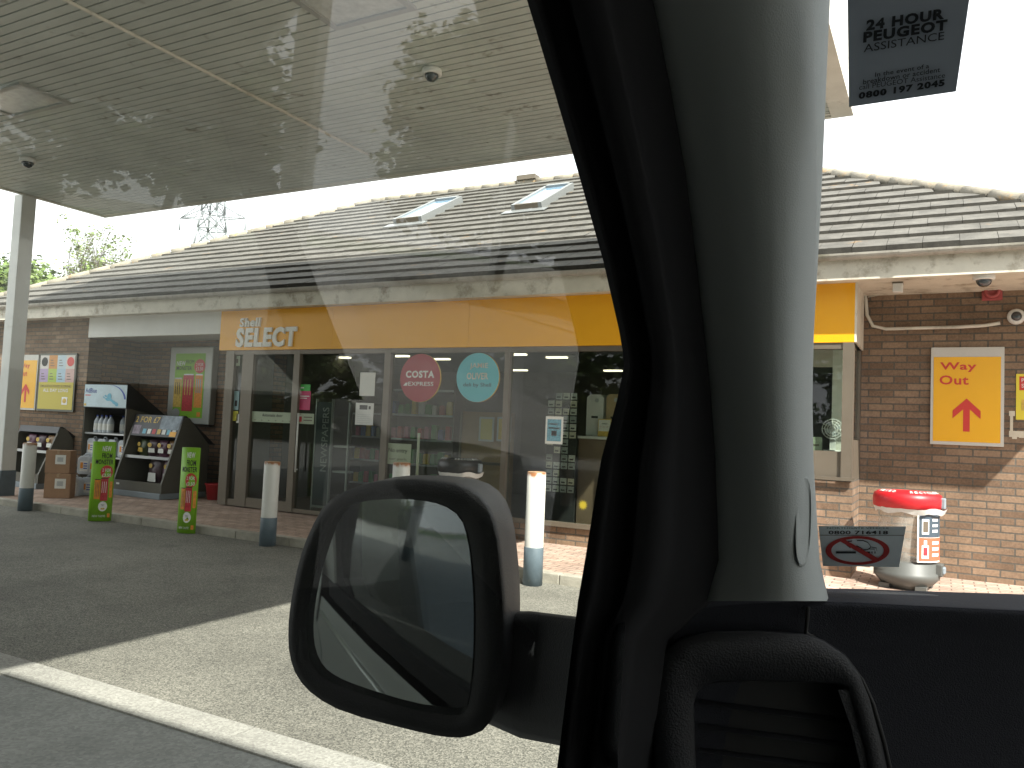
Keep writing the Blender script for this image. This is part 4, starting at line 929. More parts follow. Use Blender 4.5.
# loose jerry cans in front of cabinet and cardboard boxes
def Xg(px, py, z=PZ): return gnd(px, py, z)
q = Xg(71, 496); jerry(q.x, q.y+.05, PZ, R(28), 'jerry can on the ground right beside the cardboard boxes')
q = Xg(86, 495.5); jerry(q.x, q.y+.05, PZ, R(25), 'jerry can on the ground in the middle of the row')
q = Xg(95, 496); jerry(q.x+.05, q.y+.05, PZ, R(20), 'jerry can on the ground half behind the green advert sleeve')
q2 = Xg(84, 495.5); jerry(q2.x-.06, q2.y+.05, PZ+.362, R(24), 'upper jerry can stacked nearest the cardboard boxes')
jerry(q2.x+.22, q2.y+.05, PZ+.362, R(20), 'upper jerry can stacked beside the green advert sleeve')
def box_(px, py, z, w_, d_, h_, rz, label):
    q = Xg(px, py); o = empty('cardboard_box', (q.x, q.y+d_/2, z+.001), rz, label, 'cardboard box', 'cardboard boxes by the jerry cans')
    f_ = MB(); f_.box((-w_/2, -d_/2, 0), (w_/2, d_/2, h_), m_card); f_.build('carton', parent=o, bevel=.006)
    f_ = MB(); f_.box((-w_*.1, -d_/2-.002, h_*.4), (w_*.32, -d_/2-.0005, h_*.8), m_paper); f_.box((-w_*.02, -d_/2-.003, h_*.5), (w_*.22, -d_/2-.0021, h_*.7), m_steel); f_.build('paper_label', parent=o)
    f_ = MB(); f_.box((-w_*.05, -d_/2-.001, h_-.06), (w_*.05, d_/2, h_+.001), mat('tape', (.38, .26, .16), .4)); f_.build('tape', parent=o); return o
box_(52, 498, PZ, .40, .24, .40, R(38), 'lower cardboard box of the stack beside the jerry cans')
box_(51.2, 497.5, PZ+.403, .39, .24, .38, R(35), 'upper cardboard box of the stack beside the jerry cans')

# sloping snack stand
def snack_stand(x0, x1, yf, zt, zh, depth, slope, label, header):
    """yf front foot Y, zt top z, zh header bottom z"""
    o = empty('snack_stand', ((x0+x1)/2, yf+.4, PZ), 0, label, 'display stand')
    K = dict(parent=o, world=True); yt = yf+slope; yb = yf+depth
    lip = .22; z0 = PZ+.10
    yl = yf+slope*(lip)/(zt-z0)
    yh = yf+slope*(zh-z0)/(zt-z0)
    prof = [(yf, z0), (yb, z0), (yb, zh-.12), (yt+.12, zt-.04), (yt, zt-.02), (yf-.0, z0+.16)]
    for xa_ in (x0, x1-.04): f_ = MB(); f_.prism(prof, 'x', xa_, xa_+.04, m_unit); f_.build('side_panel', **K)
    f_ = MB(); f_.box((x0-.0, yf-.03, PZ), (x1+.0, yb, z0-.001), m_unitb); f_.build('plinth', **K, bevel=.01)
    f_ = MB(); f_.box((x0+.041, yb-.03, z0), (x1-.041, yb, zh), m_unit); f_.build('back_panel', **K)
    f_ = MB(); f_.box((x0+.041, yf+.001, z0), (x1-.041, yf+.04, z0+.17), m_unit); f_.box((x0+.1, yf-.004, z0+.09), (x0+.18, yf, z0+.12), m_paper); f_.build('front_lip', **K)
    zs_ = z0+(zh-z0)*.62; ys_ = yf+slope*(zs_-z0)/(zt-z0)
    f_ = MB(); f_.box((x0+.041, ys_+.03, zs_-.03), (x1-.041, yb-.031, zs_), m_unit); f_.box((x0+.041, ys_+.02, zs_-.03), (x1-.041, ys_+.029, zs_+.02), m_steel); f_.build('shelf', **K)
    f_ = MB(); f_.prism([(yh-.0, zh), (yt, zt), (yt+.05, zt+.0), (yb+.15, zh-.12), (yh+.1, zh)], 'x', x0+.002, x1-.002, m_black); f_.build('header_box', **K)
    # header print on the slanted face
    e1 = Vector((0, yt-yh, zt-zh)).normalized(); L = Vector((0, yt-yh, zt-zh)).length; nrm = Vector((0, -e1.z, e1.y))
    f_ = MB(); w_ = x1-x0
    def hp(u, v, off=.004): return Vector((x0+u*w_, yh, zh))+e1*(v*L)+nrm*off
    f_.quad(hp(.01, .02), hp(.99, .02), hp(.99, .98), hp(.01, .98), mat('dark_print', (.035, .035, .04), .45))
    if header:
        ofs = .007
        f_.text('2 FOR £7', hp(.05, .62, ofs), UX, e1, .28*L, m_gold, w=.50*w_, bold=.02)
        f_.quad(hp(.58, .35, .006), hp(.97, .35, .006), hp(.97, .97, .006), hp(.58, .97, .006), mat('photo_print', (.22, .27, .32), .5, var=.5, vscale=8))
        f_.quad(hp(.05, .1, .006), hp(.2, .1, .006), hp(.2, .5, .006), hp(.05, .5, .006), mat('violet_print', (.25, .2, .25), .5, var=.5, vscale=20))
        for k, mm in enumerate((mcy, m_wtxt, m_crim, m_gold, m_wtxt, mcy, m_paper)): f_.quad(hp(.26+k*.1, .12, .006), hp(.33+k*.1, .12, .006), hp(.33+k*.1, .34, .006), hp(.26+k*.1, .34, .006), mm)
        f_.quad(hp(.82, .04, .008), hp(.95, .04, .008), hp(.95, .26, .008), hp(.82, .26, .008), m_yel)
    f_.build('header_print', **K)
    return o, zs_, ys_, z0, yb
hx0 = at(134, 425, 9.6).x; hx1 = at(188, 425, 9.6).x
f0 = Xg(116, 491); f1 = Xg(171, 498)
yf = (f0.y+f1.y)/2
zt_ = at(160, 415, yf+.42).z; zh_ = at(160, 436, yf+.36).z
yf = 9.28; sx0 = ax1+.06; sx1 = -11.68
o, zs_, ys_, z0_, yb_ = snack_stand(sx0, sx1, yf, zt_, zh_, .95, .37, 'sloping snack stand with a 2 FOR £7 header in the recess', True)
def sack(x, y, z, w_, h_, d_, m, m2, rz, label, grp):
    f_ = MB(); n = 7; vs_ = []; 
    o = empty('snack_bag', (x, y, z), rz, label, 'bag', grp)
    for j in range(n):
        t = j/(n-1); ww = w_/2*(1-.12*abs(2*t-1)**3); dd = d_/2*math.sin(math.pi*min(max(t, .08), .92))**.6
        for k in range(12):
            a = 2*math.pi*k/12; c_, s_ = math.cos(a), math.sin(a)
            vs_.append((ww*math.copysign(abs(c_)**.7, c_)+random.uniform(-.008, .008), dd*math.copysign(abs(s_)**.8, s_)+random.uniform(-.008, .008), h_*t))
    fs = [(j*12+k, j*12+(k+1) % 12, (j+1)*12+(k+1) % 12, (j+1)*12+k) for j in range(n-1) for k in range(12)]
    fs += [tuple(range(11, -1, -1)), tuple((n-1)*12+k for k in range(12))]
    f_.add(vs_, fs, m, True); f_.build('bag', parent=o)
    f_ = MB(); f_.quad((-w_*.3, -d_/2-.012, h_*.25), (w_*.3, -d_/2-.012, h_*.25), (w_*.26, -d_/2-.012, h_*.5), (-w_*.26, -d_/2-.012, h_*.5), m2); f_.disc((-.05, -d_/2-.012, h_*.7), UX, UZ, .05, .04, m_gold, 14); f_.build('print', parent=o)
    return o
mb1 = mat('dark_bag', (.05, .02, .03), .35, var=.4, vscale=14); mb2 = mat('purple_bag', (.10, .03, .06), .35, var=.4, vscale=14); mb3 = mat('brown_bag', (.18, .10, .04), .35, var=.4, vscale=14); mb4 = mat('green_bag', (.04, .06, .02), .4, var=.4, vscale=14)
ww = sx1-sx0
for k, (u, m_, lb) in enumerate(((.2, mb4, 'dark green snack bag, leftmost on the snack stand shelf'), (.42, mb1, 'black snack bag, second on the snack stand shelf'), (.62, mb2, 'pinkish snack bag, third on the snack stand shelf'), (.82, mb3, 'brown snack bag, rightmost on the snack stand shelf'))):
    sack(sx0+u*ww, ys_+.24, zs_+.002, .26, .3, .14, m_, m_paper if k != 0 else m_gold, R(random.uniform(-8, 8)), lb, 'bags on the snack stand shelf')
for k, (u, lb) in enumerate(((.50, 'large dark bag with a white band low in the snack stand'), (.78, 'large dark bag at lower right of the snack stand'))):
    sack(sx0+u*ww, yf+.42+.02*k, z0_+.002, .40, .62, .22, mb1 if k == 0 else mb2, m_paper, R(-5+9*k), lb, 'large bags low in the snack stand')
# second sloping stand behind the column
lx1 = at(64, 450, 9.3).x
o, zs2, ys2, z02, yb2 = snack_stand(lx1-1.25, lx1-.0, 8.85, at(40, 426, 9.1).z, at(40, 426, 9.1).z-.12, .62, .35, 'sloping display stand half hidden behind the canopy column', False)
for k, (u, m_, lb) in enumerate(((.30, mb2, 'leftmost bag on the stand behind the column'), (.55, mb1, 'middle bag on the stand behind the column'), (.8, mb3, 'rightmost bag on the stand behind the column'))):
    sack(lx1-1.25+u*1.25, ys2+.2, zs2+.002, .28, .3, .14, m_, m_paper, 0, lb, 'bags on the stand behind the column')
# red bucket
q = Xg(208, 500); o = empty('fire_bucket', (q.x, q.y+.15, PZ), 0, 'red bucket on the paving left of the shop doors', 'bucket')
m_bred = mat('bucket_red', (.5, .02, .025), .5)
f_ = MB(); f_.lathe([(.13, 0), (.17, .26), (.185, .265), (.185, .28), (.165, .28), (.125, .02)], (0, 0, 0), m_bred, 24); f_.build('body', parent=o)
f_ = MB(); f_.tube([(.18*math.cos(t*math.pi/10), -.02-.06*math.sin(t*math.pi/10), .27-.1*math.sin(t*math.pi/10)) for t in range(11)], .005, m_steel, 6); f_.build('handle', parent=o)

# bins
m_binred = mat('bin_lid_red', (.50, .013, .02), .4, var=.06); m_bingrey = mat('bin_base_grey', (.09, .094, .088), .5, var=.1); m_binlid = mat('bin_lid_black', (.012, .013, .013), .4)
m_bag = glass_mat('clear_bag', (.80, .80, .77), .6, 1.4, .15, .55, (.55, .53, .48))
def trash_bin(p, label, m_lid, rz, s=1.0, m_panel=None, posters=True):
    o = empty('litter_bin', (p[0], p[1], PZ), rz, label, 'bin')
    f_ = MB(); f_.lathe([(.20*s, 0), (.22*s, .04*s), (.25*s, .05*s), (.31*s, .12*s), (.31*s, .17*s), (.29*s, .18*s), (.29*s, .27*s), (.25*s, .29*s)], (0, 0, 0), m_bingrey, 36)
    for a in range(4): A = R(45+90*a); f_.box((-.05, -.05, 0), (.05, .05, .05), m_bingrey, M=Matrix.Translation((.24*s*math.cos(A), .24*s*math.sin(A), 0)))
    f_.build('base', parent=o)
    f_ = MB(); f_.box((.26*s, -.06, .15*s), (.34*s, .06, .28*s), m_bingrey); f_.box((.33*s, -.05, .18*s), (.36*s, .05, .25*s), m_unitb); f_.build('hinge', parent=o, bevel=.012)
    f_ = MB(); n = 40; prof = [(.245*s, .291*s), (.25*s, .4*s), (.262*s, .6*s), (.275*s, .76*s), (.285*s, .80*s)]
    f_.lathe(prof, (0, 0, 0), m_bag, n, cap=False)
    for i_, v in enumerate(f_.v):
        a = math.atan2(v.y, v.x); k = 1+.018*math.sin(a*9+v.z*6)+.012*math.sin(a*17-v.z*11); v.x *= k; v.y *= k
    f_.build('clear_bag', parent=o)
    f_ = MB()
    for k in range(60): pass
    f_.lathe([(.296*s, .775*s), (.305*s, .80*s), (.315*s, .83*s)], (0, 0, 0), mat('bag_film', (.62, .62, .6), .35, var=.1), n, cap=False)
    for v in f_.v:
        a = math.atan2(v.y, v.x); k = 1+.02*math.sin(a*11); v.x *= k; v.y *= k; v.z += .012*math.sin(a*7)
        if math.cos(a-R(-25)) > .8 and v.z < .85: v.x *= 1.16; v.y *= 1.16
    f_.build('bag_rim', parent=o)
    f_ = MB(); f_.lathe([(.30*s, .815*s), (.325*s, .83*s), (.328*s, .92*s), (.315*s, .96*s), (.27*s, .985*s), (.17*s, .99*s), (.15*s, .965*s), (.13*s, .955*s), (.0*s+.01, .95*s)], (0, 0, 0), m_lid, 40)
    f_.build('lid', parent=o)
    f_ = MB()   # lettering round the top of the lid
    for (s_, a0) in (('MIXED', 215), ('RECYCLING', 285)):
        for i_, ch in enumerate(s_):
            A = R(a0+i_*9); c_ = (.29*s*math.cos(A), .29*s*math.sin(A), .981*s)
            f_.text(ch, c_, (-math.sin(A), math.cos(A), 0), (-math.cos(A), -math.sin(A), .55), .038*s, m_wtxt, w=.028*s, bold=.02)
    f_.build('lettering', parent=o)
    f_ = MB(); f_.box((.30*s, -.04, .83*s), (.355*s, .04, .94*s), m_unitb); f_.build('latch', parent=o, bevel=.01)
    if posters:
        f_ = MB(); r_ = .305*s
        def cyl(a0, z0, a1, z1, m, dr, ns=8):
            for k in range(ns):
                A, B = R(a0+(a1-a0)*k/ns), R(a0+(a1-a0)*(k+1)/ns); rr = r_+dr
                f_.add([(rr*math.cos(A), rr*math.sin(A), z0), (rr*math.cos(B), rr*math.sin(B), z0), (rr*math.cos(B), rr*math.sin(B), z1), (rr*math.cos(A), rr*math.sin(A), z1)], [(0,1,2,3)], m)
        if m_panel == 'two':
            a0, a1 = -62, -2
            cyl(a0, .30*s, a1, .79*s, m_wtxt, 0); cyl(a0+3, .55*s, a1-2, .775*s, mat('slate_print', (.05, .075, .10), .5), .002); cyl(a0+3, .315*s, a1-2, .545*s, mat('coral_print', (.62, .12, .06), .5), .002)
            cyl(a0+8, .58*s, a0+22, .73*s, m_wtxt, .004, 3); cyl(a0+10, .60*s, a0+20, .71*s, m_bronze, .006, 3); cyl(a0+8, .34*s, a0+22, .47*s, m_wtxt, .004, 3); cyl(a0+12, .47*s, a0+18, .52*s, m_wtxt, .004, 2); cyl(a0+11, .37*s, a0+19, .45*s, m_crim, .006, 2)
            for k in range(3): cyl(a0+30, (.36+.06*k)*s, a1-10, (.39+.06*k)*s, m_wtxt, .004, 4); cyl(a0+30, (.60+.055*k)*s, a1-14, (.625+.055*k)*s, m_wtxt, .004, 4)
        else:
            cyl(-150, .35*s, -95, .775*s, m_wtxt, 0); cyl(-147, .37*s, -98, .755*s, m_ktxt, .002); cyl(-88, .35*s, -50, .74*s, m_pale, 0)
        f_.build('print', parent=o)
    return o
q = gnd(905, 591, PZ); trash_bin((q.x, q.y+.26), 'litter bin with bright red lid and clear bag by the brick wall', m_binred, R(-8), 1.0, 'two')
q = at(460, 470, 8.95); _b = trash_bin((q.x, q.y), 'litter bin with black lid showing above the door mirror', m_binlid, 0, .95); _b.scale = (.95, .95, 1.11)
# small white ground box near the bin
q = gnd(862, 572, PZ); f_ = MB(); f_.box((-.12, -.02, 0), (.12, .08, .2), m_cream); f_.box((-.07, -.023, .04), (.07, -.0205, .11), mat('red_brown', (.2, .06, .04), .6)); tag(f_.build('ground_vent', loc=(q.x, RY-.1, PZ)), 'small cream wall vent low down left of the red lidded bin', 'vent')

# ================================================================== BACKGROUND
m_bark = mat('bark', (.11, .09, .065), .9, var=.3, vscale=8, bump=.5, bscale=20)
def leafm(n, c): 
    m = mat(n, c, .6, var=.35, vscale=.8); p = m.node_tree.nodes['Principled BSDF']; p.inputs['Transmission Weight'].default_value = 0; return m
m_lf = [leafm('leaf_mid', (.06, .10, .02)), leafm('leaf_light', (.12, .17, .035)), leafm('leaf_dark', (.035, .06, .015))]
m_spr = [leafm('spring_leaf', (.13, .20, .04)), leafm('spring_leaf_pale', (.20, .26, .10))]
def tree(name, x, y, h, cr, label, cat='tree', mats=None, dens=1.0, leaf=.22, base=.25, sparse=False, group=None, seed=1, z0=0, sx=1):
    rnd = random.Random(seed); mats = mats or m_lf
    o = empty(name, (x, y, z0), 0, label, cat, group)
    f_ = MB(); tips = []
    def limb(p, d, L, r, lv):
        pts = [p]; q = p.copy(); dd = d.copy()
        for k in range(4):
            dd = (dd+Vector((rnd.uniform(-.16, .16), rnd.uniform(-.16, .16), rnd.uniform(-.03, .12)))).normalized(); q = q+dd*L/4; pts.append(q.copy())
        f_.tube(pts, r, m_bark, 6 if lv else 8, r2=r*.45)
        if lv >= (4 if sparse else 3): tips.extend(pts[1:]); return
        for k in range(rnd.choice((3, 4, 4) if not sparse else (3, 4, 5))):
            b_ = pts[rnd.choice((2, 3, 4, 4))]; az = rnd.uniform(0, 6.28); el = rnd.uniform(.3, 1.0) if not sparse else rnd.uniform(.55, 1.25)
            nd = (Vector((math.cos(az)*math.cos(el)*sx, math.sin(az)*math.cos(el)*sx, math.sin(el)))+dd*.7).normalized()
            limb(b_, nd, L*rnd.uniform(.55, .78), r*.5, lv+1)
    for t_ in range(1 if not sparse else 4):
        limb(Vector((rnd.uniform(-.5, .5)*(sparse), rnd.uniform(-.5, .5)*(sparse), 0)), Vector((rnd.uniform(-.1, .1), rnd.uniform(-.1, .1), 1)), h*(.42 if not sparse else .38), h*.022*(1 if not sparse else .35), 0)
    tr = f_.build('trunk', parent=o)
    f_ = MB()
    # clumps of leaves around limb tips and inside the crown ellipsoid
    cl = [rnd.choice(tips) for _ in range(int(70*dens))] if sparse else []
    if not sparse:
        for _ in range(int(110*dens)):
            a = rnd.uniform(0, 6.28); u = rnd.uniform(-.8, 1); rr = math.sqrt(max(0, 1-u*u))*rnd.uniform(.55, 1.05)
            cl.append(Vector((cr*rr*math.cos(a), cr*rr*math.sin(a), h*(base+(1-base)*.5)+u*h*(1-base)*.5)))
        cl += [rnd.choice(tips) for _ in range(int(40*dens))]
    for c in cl:
        R_ = rnd.uniform(.5, 1.1)*(cr*.27 if not sparse else .35); m = rnd.choice(mats)
        for _ in range(int((46 if not sparse else 16))):
            d = Vector((rnd.gauss(0, 1), rnd.gauss(0, 1), rnd.gauss(0, .75))).normalized()*R_*rnd.uniform(.4, 1.05); p = c+d
            n_ = (d.normalized()+Vector((rnd.uniform(-.6, .6), rnd.uniform(-.6, .6), rnd.uniform(-.2, .8)))).normalized()
            a = n_.cross(Vector((0, 0, 1))); a = a.normalized() if a.length > .05 else Vector((1, 0, 0)); b_ = n_.cross(a)
            s_ = leaf*rnd.uniform(.6, 1.3); a = a*s_; b_ = b_*s_*.7
            f_.add([p-a, p-b_*.8, p+a, p+b_], [(0,1,2,3)], m)
    f_.build('crown', parent=o); return o
# behind the shop, far left
def gp(px, D):  # ground position along an image column at distance D
    d = W(px, 400); d.z = 0; d.normalize(); return d*D
p = gp(100, 34); tree('birch_tree', p.x, p.y, 8.9, 2.6, 'sparse twiggy tree with pale spring leaves behind the roof', mats=m_spr, dens=3.2, leaf=.055, sparse=True, seed=11)
p = gp(66, 36); tree('birch_tree', p.x, p.y, 6.6, 2.2, 'low sparse leafy tree left of the taller twiggy tree', mats=m_spr, dens=1.6, leaf=.055, sparse=True, seed=5)
p = gp(2, 30); tree('bushy_tree', p.x, p.y, 6.0, 2.9, 'dense green tree behind the canopy column at far left', mats=m_lf[:2]+m_spr[:1], dens=2.6, leaf=.09, base=.05, seed=3)
p = gp(42, 33); tree('bushy_tree', p.x, p.y, 6.1, 1.8, 'yellow green bush just right of the canopy column', mats=[m_spr[0], m_lf[1]], dens=2.4, leaf=.08, base=.05, seed=9)
p = gp(-60, 30); tree('bushy_tree', p.x, p.y, 5.5, 3.0, 'green hedge tree beyond the left edge of the shop', mats=m_lf, dens=1.0, leaf=.2, base=.02, seed=4)
# trees on the other side of the road (seen in the glass)
for i, (x_, y_, h_, c_) in enumerate([(-34, -30, 9, 5), (-24, -31, 10, 5), (-15, -30, 8, 4.2), (-2, -33, 10, 5), (10, -32, 9, 5), (22, -30, 11, 5.5), (34, -22, 12, 6), (36, -6, 12, 6), (34, 8, 11, 5.5), (40, 20, 12, 6), (-46, -30, 9, 5)]):
    tree('roadside_tree', x_, y_, h_, c_, 'leafy roadside tree across the road behind the van, '+['third from the left end', 'fourth from the left end', 'fifth and lowest of the row', 'in the middle of the row', 'seventh of the row', 'second last of the long row', 'on the corner by the lamp', 'beyond the street lamp', 'just left of the farthest tree', 'farthest to the east', 'leftmost of the long row'][i], dens=.8 if i < 6 or i == 10 else 2.4, leaf=.34 if i < 6 or i == 10 else .27, base=.12, seed=30+i, group='roadside trees across the road')
# clipped hedge across the road
for i, (xa_, xb_, yy_) in enumerate(((-60, -12, -27.5), (-11, 34, -27.5))):
    f_ = MB(); rnd = random.Random(50+i); o = empty('hedge', ((xa_+xb_)/2, yy_, 0), 0, ('long green hedge across the road, left half', 'long green hedge across the road, right half')[i], 'hedge')
    L_ = (xb_-xa_)/2; f_.box((-L_+.2, -.5, 0), (L_-.2, .5, 2.6), m_lf[2])
    for _ in range(9000):
        p = Vector((rnd.uniform(-L_, L_), rnd.uniform(-.8, .8), rnd.uniform(0, 3.3+.5*math.sin(_*.37)))); a = Vector((rnd.gauss(0, 1), rnd.gauss(0, 1), rnd.gauss(0, 1))).normalized()*.22; c_ = a.cross(Vector((rnd.gauss(0, 1), rnd.gauss(0, 1), rnd.gauss(0, 1)))).normalized()*.16
        f_.add([p-a, p-c_, p+a, p+c_], [(0,1,2,3)], rnd.choice(m_lf))
    f_.build('foliage', parent=o)
# pylon
m_pyl = mat('galvanised_steel', (.22, .24, .25), .6, metal=.2)
p = gp(201, 150); o = empty('electricity_pylon', (p.x, p.y, 0), R(20), 'lattice electricity pylon rising behind the shop roof', 'pylon')
f_ = MB(); hz = [0, 8, 15, 21, 26.5, 31, 34.5, 37.5, 41, 44, 47, 50]; hw = [4.6, 4.0, 3.45, 3.0, 2.55, 2.1, 1.75, 1.45, 1.3, 1.15, .9, .3]
def cn(k): return [Vector((sx_*hw[k], sy_*hw[k], hz[k])) for sx_, sy_ in ((-1,-1), (1,-1), (1,1), (-1,1))]
for k in range(len(hz)-1):
    A, B = cn(k), cn(k+1)
    for q in range(4):
        f_.tube([A[q], B[q]], .19, m_pyl, 5); f_.tube([A[q], B[(q+1) % 4]], .10, m_pyl, 4); f_.tube([A[(q+1) % 4], B[q]], .10, m_pyl, 4); f_.tube([B[q], B[(q+1) % 4]], .10, m_pyl, 4)
f_.build('tower', parent=o)
for (z_, L) in ((36.6, 6.2), (42.5, 5.0), (47, 4.2)):
    f_ = MB()
    for sg_ in (-1, 1):
        tip = Vector((sg_*L, 0, z_)); 
        for sy_ in (-1, 1):
            f_.tube([Vector((sg_*1.2, sy_*1.2, z_)), tip], .09, m_pyl, 4); f_.tube([Vector((sg_*1.2, sy_*1.1, z_+2.6)), tip], .09, m_pyl, 4)
            for t_ in (.3, .55, .8):
                a = Vector((sg_*1.2, sy_*1.2, z_)).lerp(tip, t_); b_ = Vector((sg_*1.2, sy_*1.1, z_+2.6)).lerp(tip, t_-.15); f_.tube([a, b_], .055, m_pyl, 4)
        f_.tube([tip, tip-Vector((0, 0, 2.2))], .12, m_pyl, 6)
    f_.build('cross_arm', parent=o)
# yellow flag/finial behind roof (right)
q = at(822, 172, 15.3)
f_ = MB(); f_.prism([(-.12, 0), (.10, 0), (-.02, .7), (-.12, .75)], 'y', -.03, .03, m_yel); f_.tube([(-.13, 0, -1.2), (-.13, 0, 1.2)], .03, m_white, 8); tag(f_.build('flag_pole', loc=(q.x-.12, 15.6, q.z-.1)), 'small yellow tipped pole peeking above the roof ridge', 'pole')
# street lamp on the other side (hook shape seen in the glass)
f_ = MB(); f_.tube([(0, 0, 0), (0, 0, 7.2), (.1, 0, 7.8), (.5, 0, 8.2), (1.1, 0, 8.1), (1.3, 0, 7.8)], .12, m_white, 10); o = empty('street_lamp', (24, -4, 0), 0, 'hooked white street lamp across the forecourt behind the van', 'street lamp')
f_.build('post', parent=o); f_ = MB(); f_.box((1.1, -.15, 7.6), (1.6, .15, 7.78), m_steel); f_.build('lamp_head', parent=o, bevel=.03)

# ================================================================== VAN
VR = R(55)
van = empty('van', (0, 0, 0), VR, 'van seen from its passenger seat: black door mirror, grey pillar and dark dashboard', 'van')
VM = Matrix.Rotation(VR, 4, 'Z'); VMi = VM.inverted()
def vl(wv): return VMi @ wv
TILT = .12
def side_uv(px, py, v):   # point of the leaning door glass plane  y = v-TILT*(z-1.5)
    d = vl(W(px, py)); return EYE+d*((v-TILT*(H-1.5))/(d.y+TILT*d.z))
def gv(z, v=.615): return v-TILT*(z-1.5)
def vd(px, py, D): return vl(dep(px, py, D))
ZR = 2.08
# ---- door frame + A pillar, lofted from sections
def loft(mb, rows, m, close=False, smooth=True):
    n = len(rows[0]); vs_ = [p for r_ in rows for p in r_]
    mb.add(vs_, [(j*n+k, j*n+k+1, (j+1)*n+k+1, (j+1)*n+k) for j in range(len(rows)-1) for k in range(n-1)], m, smooth)
ys = [-160, 0, 90, 172, 260, 330, 350, 366, 400, 460, 560, 601, 640, 768, 860]
gx = [478, 527, 554, 578, 603, 619, 622.5, 624, 617, 601, 585, 578, 573, 557, 545]      # glass edge
dx_ = [610, 650, 668, 683, 694, 702, 704, 706, 709, 713, 716, 704, 664, 652, 648]        # black frame / grey trim border
rx = [840, 830, 826, 822.5, 818, 814, 813.5, 813, 812.5, 813.5, 819.5, 829, 850, 880, 910]   # right edge
def gD(i):  # glass plane depth for the glass edge
    p = side_uv(gx[i], ys[i], .60); wv = VM @ p - EYE; return wv.dot(cf)
rows = []
for i, y in enumerate(ys):
    D0 = gD(i); t = min(max((y+160)/1000, 0), 1)
    D2 = .60+.22*t
    r_ = []
    for (u, off) in ((0, .015), (.0, -.015), (.06, -.018), (.085, -.035), (.13, -.022), (.32, -.02), (.36, -.045), (.62, -.05), (.66, -.035), (.72, -.03), (1.0, -.015), (1.03, .0), (1.06, .03)):
        px = gx[i]+(dx_[i]-gx[i])*u; D = D0+(D2-D0)*min(u, 1)+off; r_.append(vd(px, y, D))
    rows.append(r_)
f_ = MB(); loft(f_, rows, m_rubber); f_.build('door_frame', parent=van)
# outer face of the door frame
def skin(mb, pts_in, v0, v1, m): pass
# grey pillar trim
rows = []
for i, y in enumerate(ys):
    t = min(max((y+160)/1000, 0), 1); D2 = .60+.22*t; DR = .63+.26*t; r_ = []
    for (u, off) in ((-.02, .03), (.0, .0), (.03, -.006), (.12, -.013), (.3, -.028), (.48, -.040), (.62, -.046), (.74, -.044), (.84, -.031), (.92, -.008), (.975, .026), (1.0, .06), (.97, .11)):
        px = dx_[i]+(rx[i]-dx_[i])*u
        r_.append(vd(px, y, D2+off+.0*(DR-D2)*u))
    rows.append(r_)
f_ = MB(); loft(f_, rows[:-3], m_trim)
pil = f_.build('pillar_trim', parent=van)
# small recessed cap on the trim
def oval(px, py, rx_, ry_, D, n=24, e=2.6):
    out = []
    for k in range(n):
        a = 2*math.pi*k/n; c_, s_ = math.cos(a), math.sin(a)
        out.append((px+rx_*math.copysign(abs(c_)**(2/e), c_)+(s_)*-1.5, py+ry_*math.copysign(abs(s_)**(2/e), s_)))
    return out
f_ = MB(); pts = oval(803.5, 521, 8.0, 46, 0)
DD = .60+.22*.68
def ring(pts, D, sc=1.0, c=(803.5, 521)): return [vd(c[0]+(x-c[0])*sc, c[1]+(y-c[1])*sc, D+.0017*(x-c[0])) for x, y in pts]
A, B, C_ = ring(pts, DD-.0225), ring(pts, DD-.0255, .94), ring(pts, DD-.0243, .76)
n = len(pts)
f_.add(A+B+C_, [(k, (k+1) % n, n+(k+1) % n, n+k) for k in range(n)]+[(n+k, n+(k+1) % n, 2*n+(k+1) % n, 2*n+k) for k in range(n)]+[tuple(2*n+k for k in range(n))], m_trim, False)
f_.build('trim_cap', parent=pil)

# ---- shell of the van (van coordinates: x forward, y left, z up)
f_ = MB()
# roof skin and headliner
f_.box((-3.0, -1.55, ZR), (.28, .60, ZR+.05), m_silver)
roofp = f_.build('roof', parent=van, bevel=.02)
f_ = MB(); f_.box((-3.0, -1.53, ZR-.03), (.24, .58, ZR-.002), m_head); f_.build('headliner', parent=van)
# left side: door below belt, B pillar, rear side
BZ = 1.12
# outer skin (bulging) below the belt
def sidepanel(x0, x1, z0, z1, m, name, vv=.66):
    f_ = MB(); nz = 8; rows = []
    for j in range(nz+1):
        z = z0+(z1-z0)*j/nz; b_ = .05*math.sin(math.pi*min(max((z-.3)/1.0, 0), 1)); cre = .012 if abs(z-.98) < .03 else 0
        rows.append([Vector((x0, vv+b_+cre, z)), Vector((x1, vv+b_+cre, z))])
    loft(f_, rows, m); loft(f_, [[Vector((x0, vv-.08, z0)), Vector((x1, vv-.08, z0))], [Vector((x0, vv-.08, z1)), Vector((x1, vv-.08, z1))], [Vector((x0, vv, z1)), Vector((x1, vv, z1))]], m_black)
    return f_.build(name, parent=van)
sidepanel(-.62, .62, .35, BZ-.04, m_silver, 'front_door')
f_ = MB(); f_.box((-.60, .585, BZ-.038), (.60, .672, BZ+.02), m_rubber); f_.build('window_seal', parent=van, bevel=.006)
f_ = MB(); f_.tube([(-.60, .700, 1.03), (-.2, .706, 1.015), (.3, .708, .99), (.60, .70, .97)], .010, m_silver, 10); f_.build('door_crease', parent=van)
sidepanel(-3.0, -.63, .35, BZ+.10, m_silver, 'side_panel')
f_ = MB(); f_.box((-3.0, .60, BZ+.102), (-1.5, .68, ZR), m_silver); f_.box((-.78, .585, BZ+.022), (-.54, .668, ZR-.001), m_silver); f_.box((-2.598, .60, ZR-.14), (-.781, .68, ZR-.001), m_silver)
f_.build('side_frame', parent=van)
